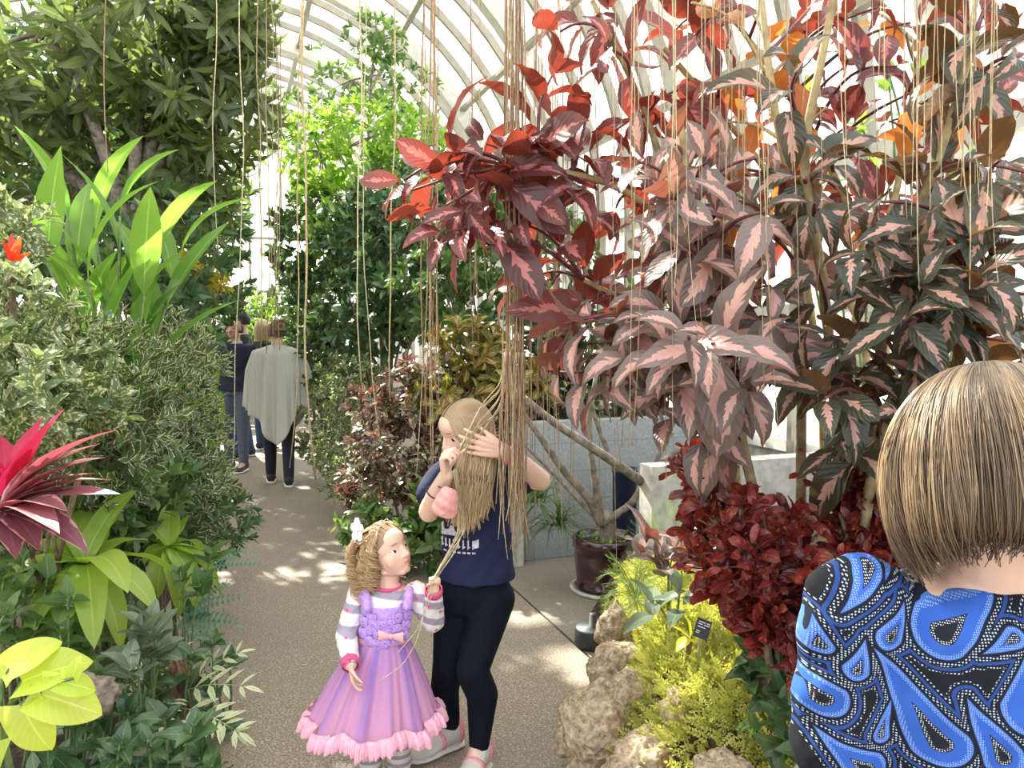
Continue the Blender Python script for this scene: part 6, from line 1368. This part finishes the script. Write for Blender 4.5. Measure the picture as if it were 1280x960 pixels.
# the bob: strands from the crown curving in at the nape
hb = MB(); N = 5200; az = rng.uniform(0, 2 * PI, N); K_ = 22; cen = L3(0, -.08, .12); ax3 = R3
ang = rng.random(N); g = np.linspace(0, 1, K_)
cr = np.array([.05, -.10, .55])                                   # crown whorl in head units
ctrl = np.zeros((N, 7, 3)); lay = rng.random(N) ** .6
for i in range(N):
    cx, sy = math.cos(az[i]), math.sin(az[i]); back = max(0, -sy); o_ = .035 * lay[i]; j1, j2 = rng.normal(0, .022, 2)
    low = -.60 + .13 * back + .16 * (1 - lay[i]) + .035 * rng.normal()
    if sy > .55: low += .9 * (sy - .55)                              # face opening, away from the camera
    ctrl[i] = [(cr[0] + .05 * cx, cr[1] + .05 * sy, .565 + o_), (.25 * cx + .02, -.09 + .27 * sy, .52 + o_), (.43 * cx, -.08 + .46 * sy, .34 + o_ * .5), ((.49 + o_) * cx + j1, -.08 + (.54 + o_) * sy + j2, .06), ((.505 + o_) * cx + j1, -.08 + (.54 + o_) * sy + j2, -.20), ((.48 + o_) * cx + j1, -.07 + (.48 + o_) * sy + j2, -.42), ((.36 + o_) * cx + j1 * 1.5, -.04 + (.34 + o_) * sy + j2 * 1.5, low)]
c3 = np.asarray(Hcw) + Hw * (ctrl.reshape(-1, 3) @ R3.T).reshape(N, 7, 3); p = bez(c3, K_)
cl = np.round(az * 9)[:, None]; p += (.0035 * np.sin(g * 8 + cl * 2.3 + rng.random((N, 1)) * .8) * g)[..., None] * R3[:, 0] + (.0025 * np.sin(g * 11 + cl * 1.3) * g)[..., None] * R3[:, 1] + (.0016 * np.sin(g * 9 + rng.random((N, 1)) * 6)[..., None] * R3[:, 0])
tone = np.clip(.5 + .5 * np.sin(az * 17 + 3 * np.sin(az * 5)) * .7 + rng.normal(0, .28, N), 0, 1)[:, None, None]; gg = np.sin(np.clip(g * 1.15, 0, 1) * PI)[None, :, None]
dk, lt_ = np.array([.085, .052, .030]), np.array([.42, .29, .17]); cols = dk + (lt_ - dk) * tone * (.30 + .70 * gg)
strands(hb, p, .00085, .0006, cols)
t = MB(); t.sphere((0, -.08, .10), (.455, .50, .43), 40, 28); v = t.v[0]; v[:, 2] = np.where(v[:, 2] < 0, v[:, 2] * 1.25, v[:, 2]); v = v * np.where(v[:, 2] < -.25, 1 - .5 * (-.25 - v[:, 2]), 1.0)[:, None] ** np.array([[1, 1, 0]])
ok = ~((v[:, 1] > .24) & (v[:, 2] < .3)); fs = [l.reshape(len(n), n[0]) for l, n in zip(t.l, t.n)]; hb.add(np.asarray(Hcw) + Hw * (v @ R3.T), [f[ok[f].all(1)] for f in fs], col=(.07, .045, .028))
hb.build('hair', M_HAIR, fw)

# strands of root the girls are holding
fistR = np.mean(tipR, axis=0)
def held(a, mid, z_, label, group, r=.0020):
    p = smooth_path([a] + list(mid) + [z_], 26); b = MB(); b.tube(p, r, 5); tag(b.build('aerial_root', M_ROOT[random.choice((1, 3))], origin=p[0]), label, 'aerial root', group)
for k in range(7):
    jx = rng.normal(0, 3, 4); held(fistR + rng.normal(0, .003, 3), [J(600 + jx[0], 535 - 5 * k + jx[1], -.17), J(625 + jx[2], 515 - 6 * k, -.2)], J(640 + jx[3], 470 - 12 * k, -.24), 'loose root pulled from the curtain to the raised hands of the older girl', 'roots pulled to the older girl')
kfist = wB + np.array([.0, -.03, .045])
for k in range(7):
    jx = rng.normal(0, 2.0, 4); held(kfist + rng.normal(0, .003, 3), [K(560 + jx[0] + k, 690 + jx[1], -.05), K(574 + jx[2] + 1.5 * k, 660, -.05)], fistR + rng.normal(0, .004, 3) + [0, 0, -.03], 'pale root stretched between the fists of both girls', 'roots between the two girls', .0022)
held(kfist, [K(535, 745, -.12), K(522, 800, -.16), K(505, 830, -.20)], K(474, 852, -.26), 'loose root end trailing across the lilac skirt', None, .0016)
held(kfist, [K(540, 745, -.12), K(520, 790, -.15)], K(498, 815, -.20), 'short loose root end below the small fist', None, .0014)
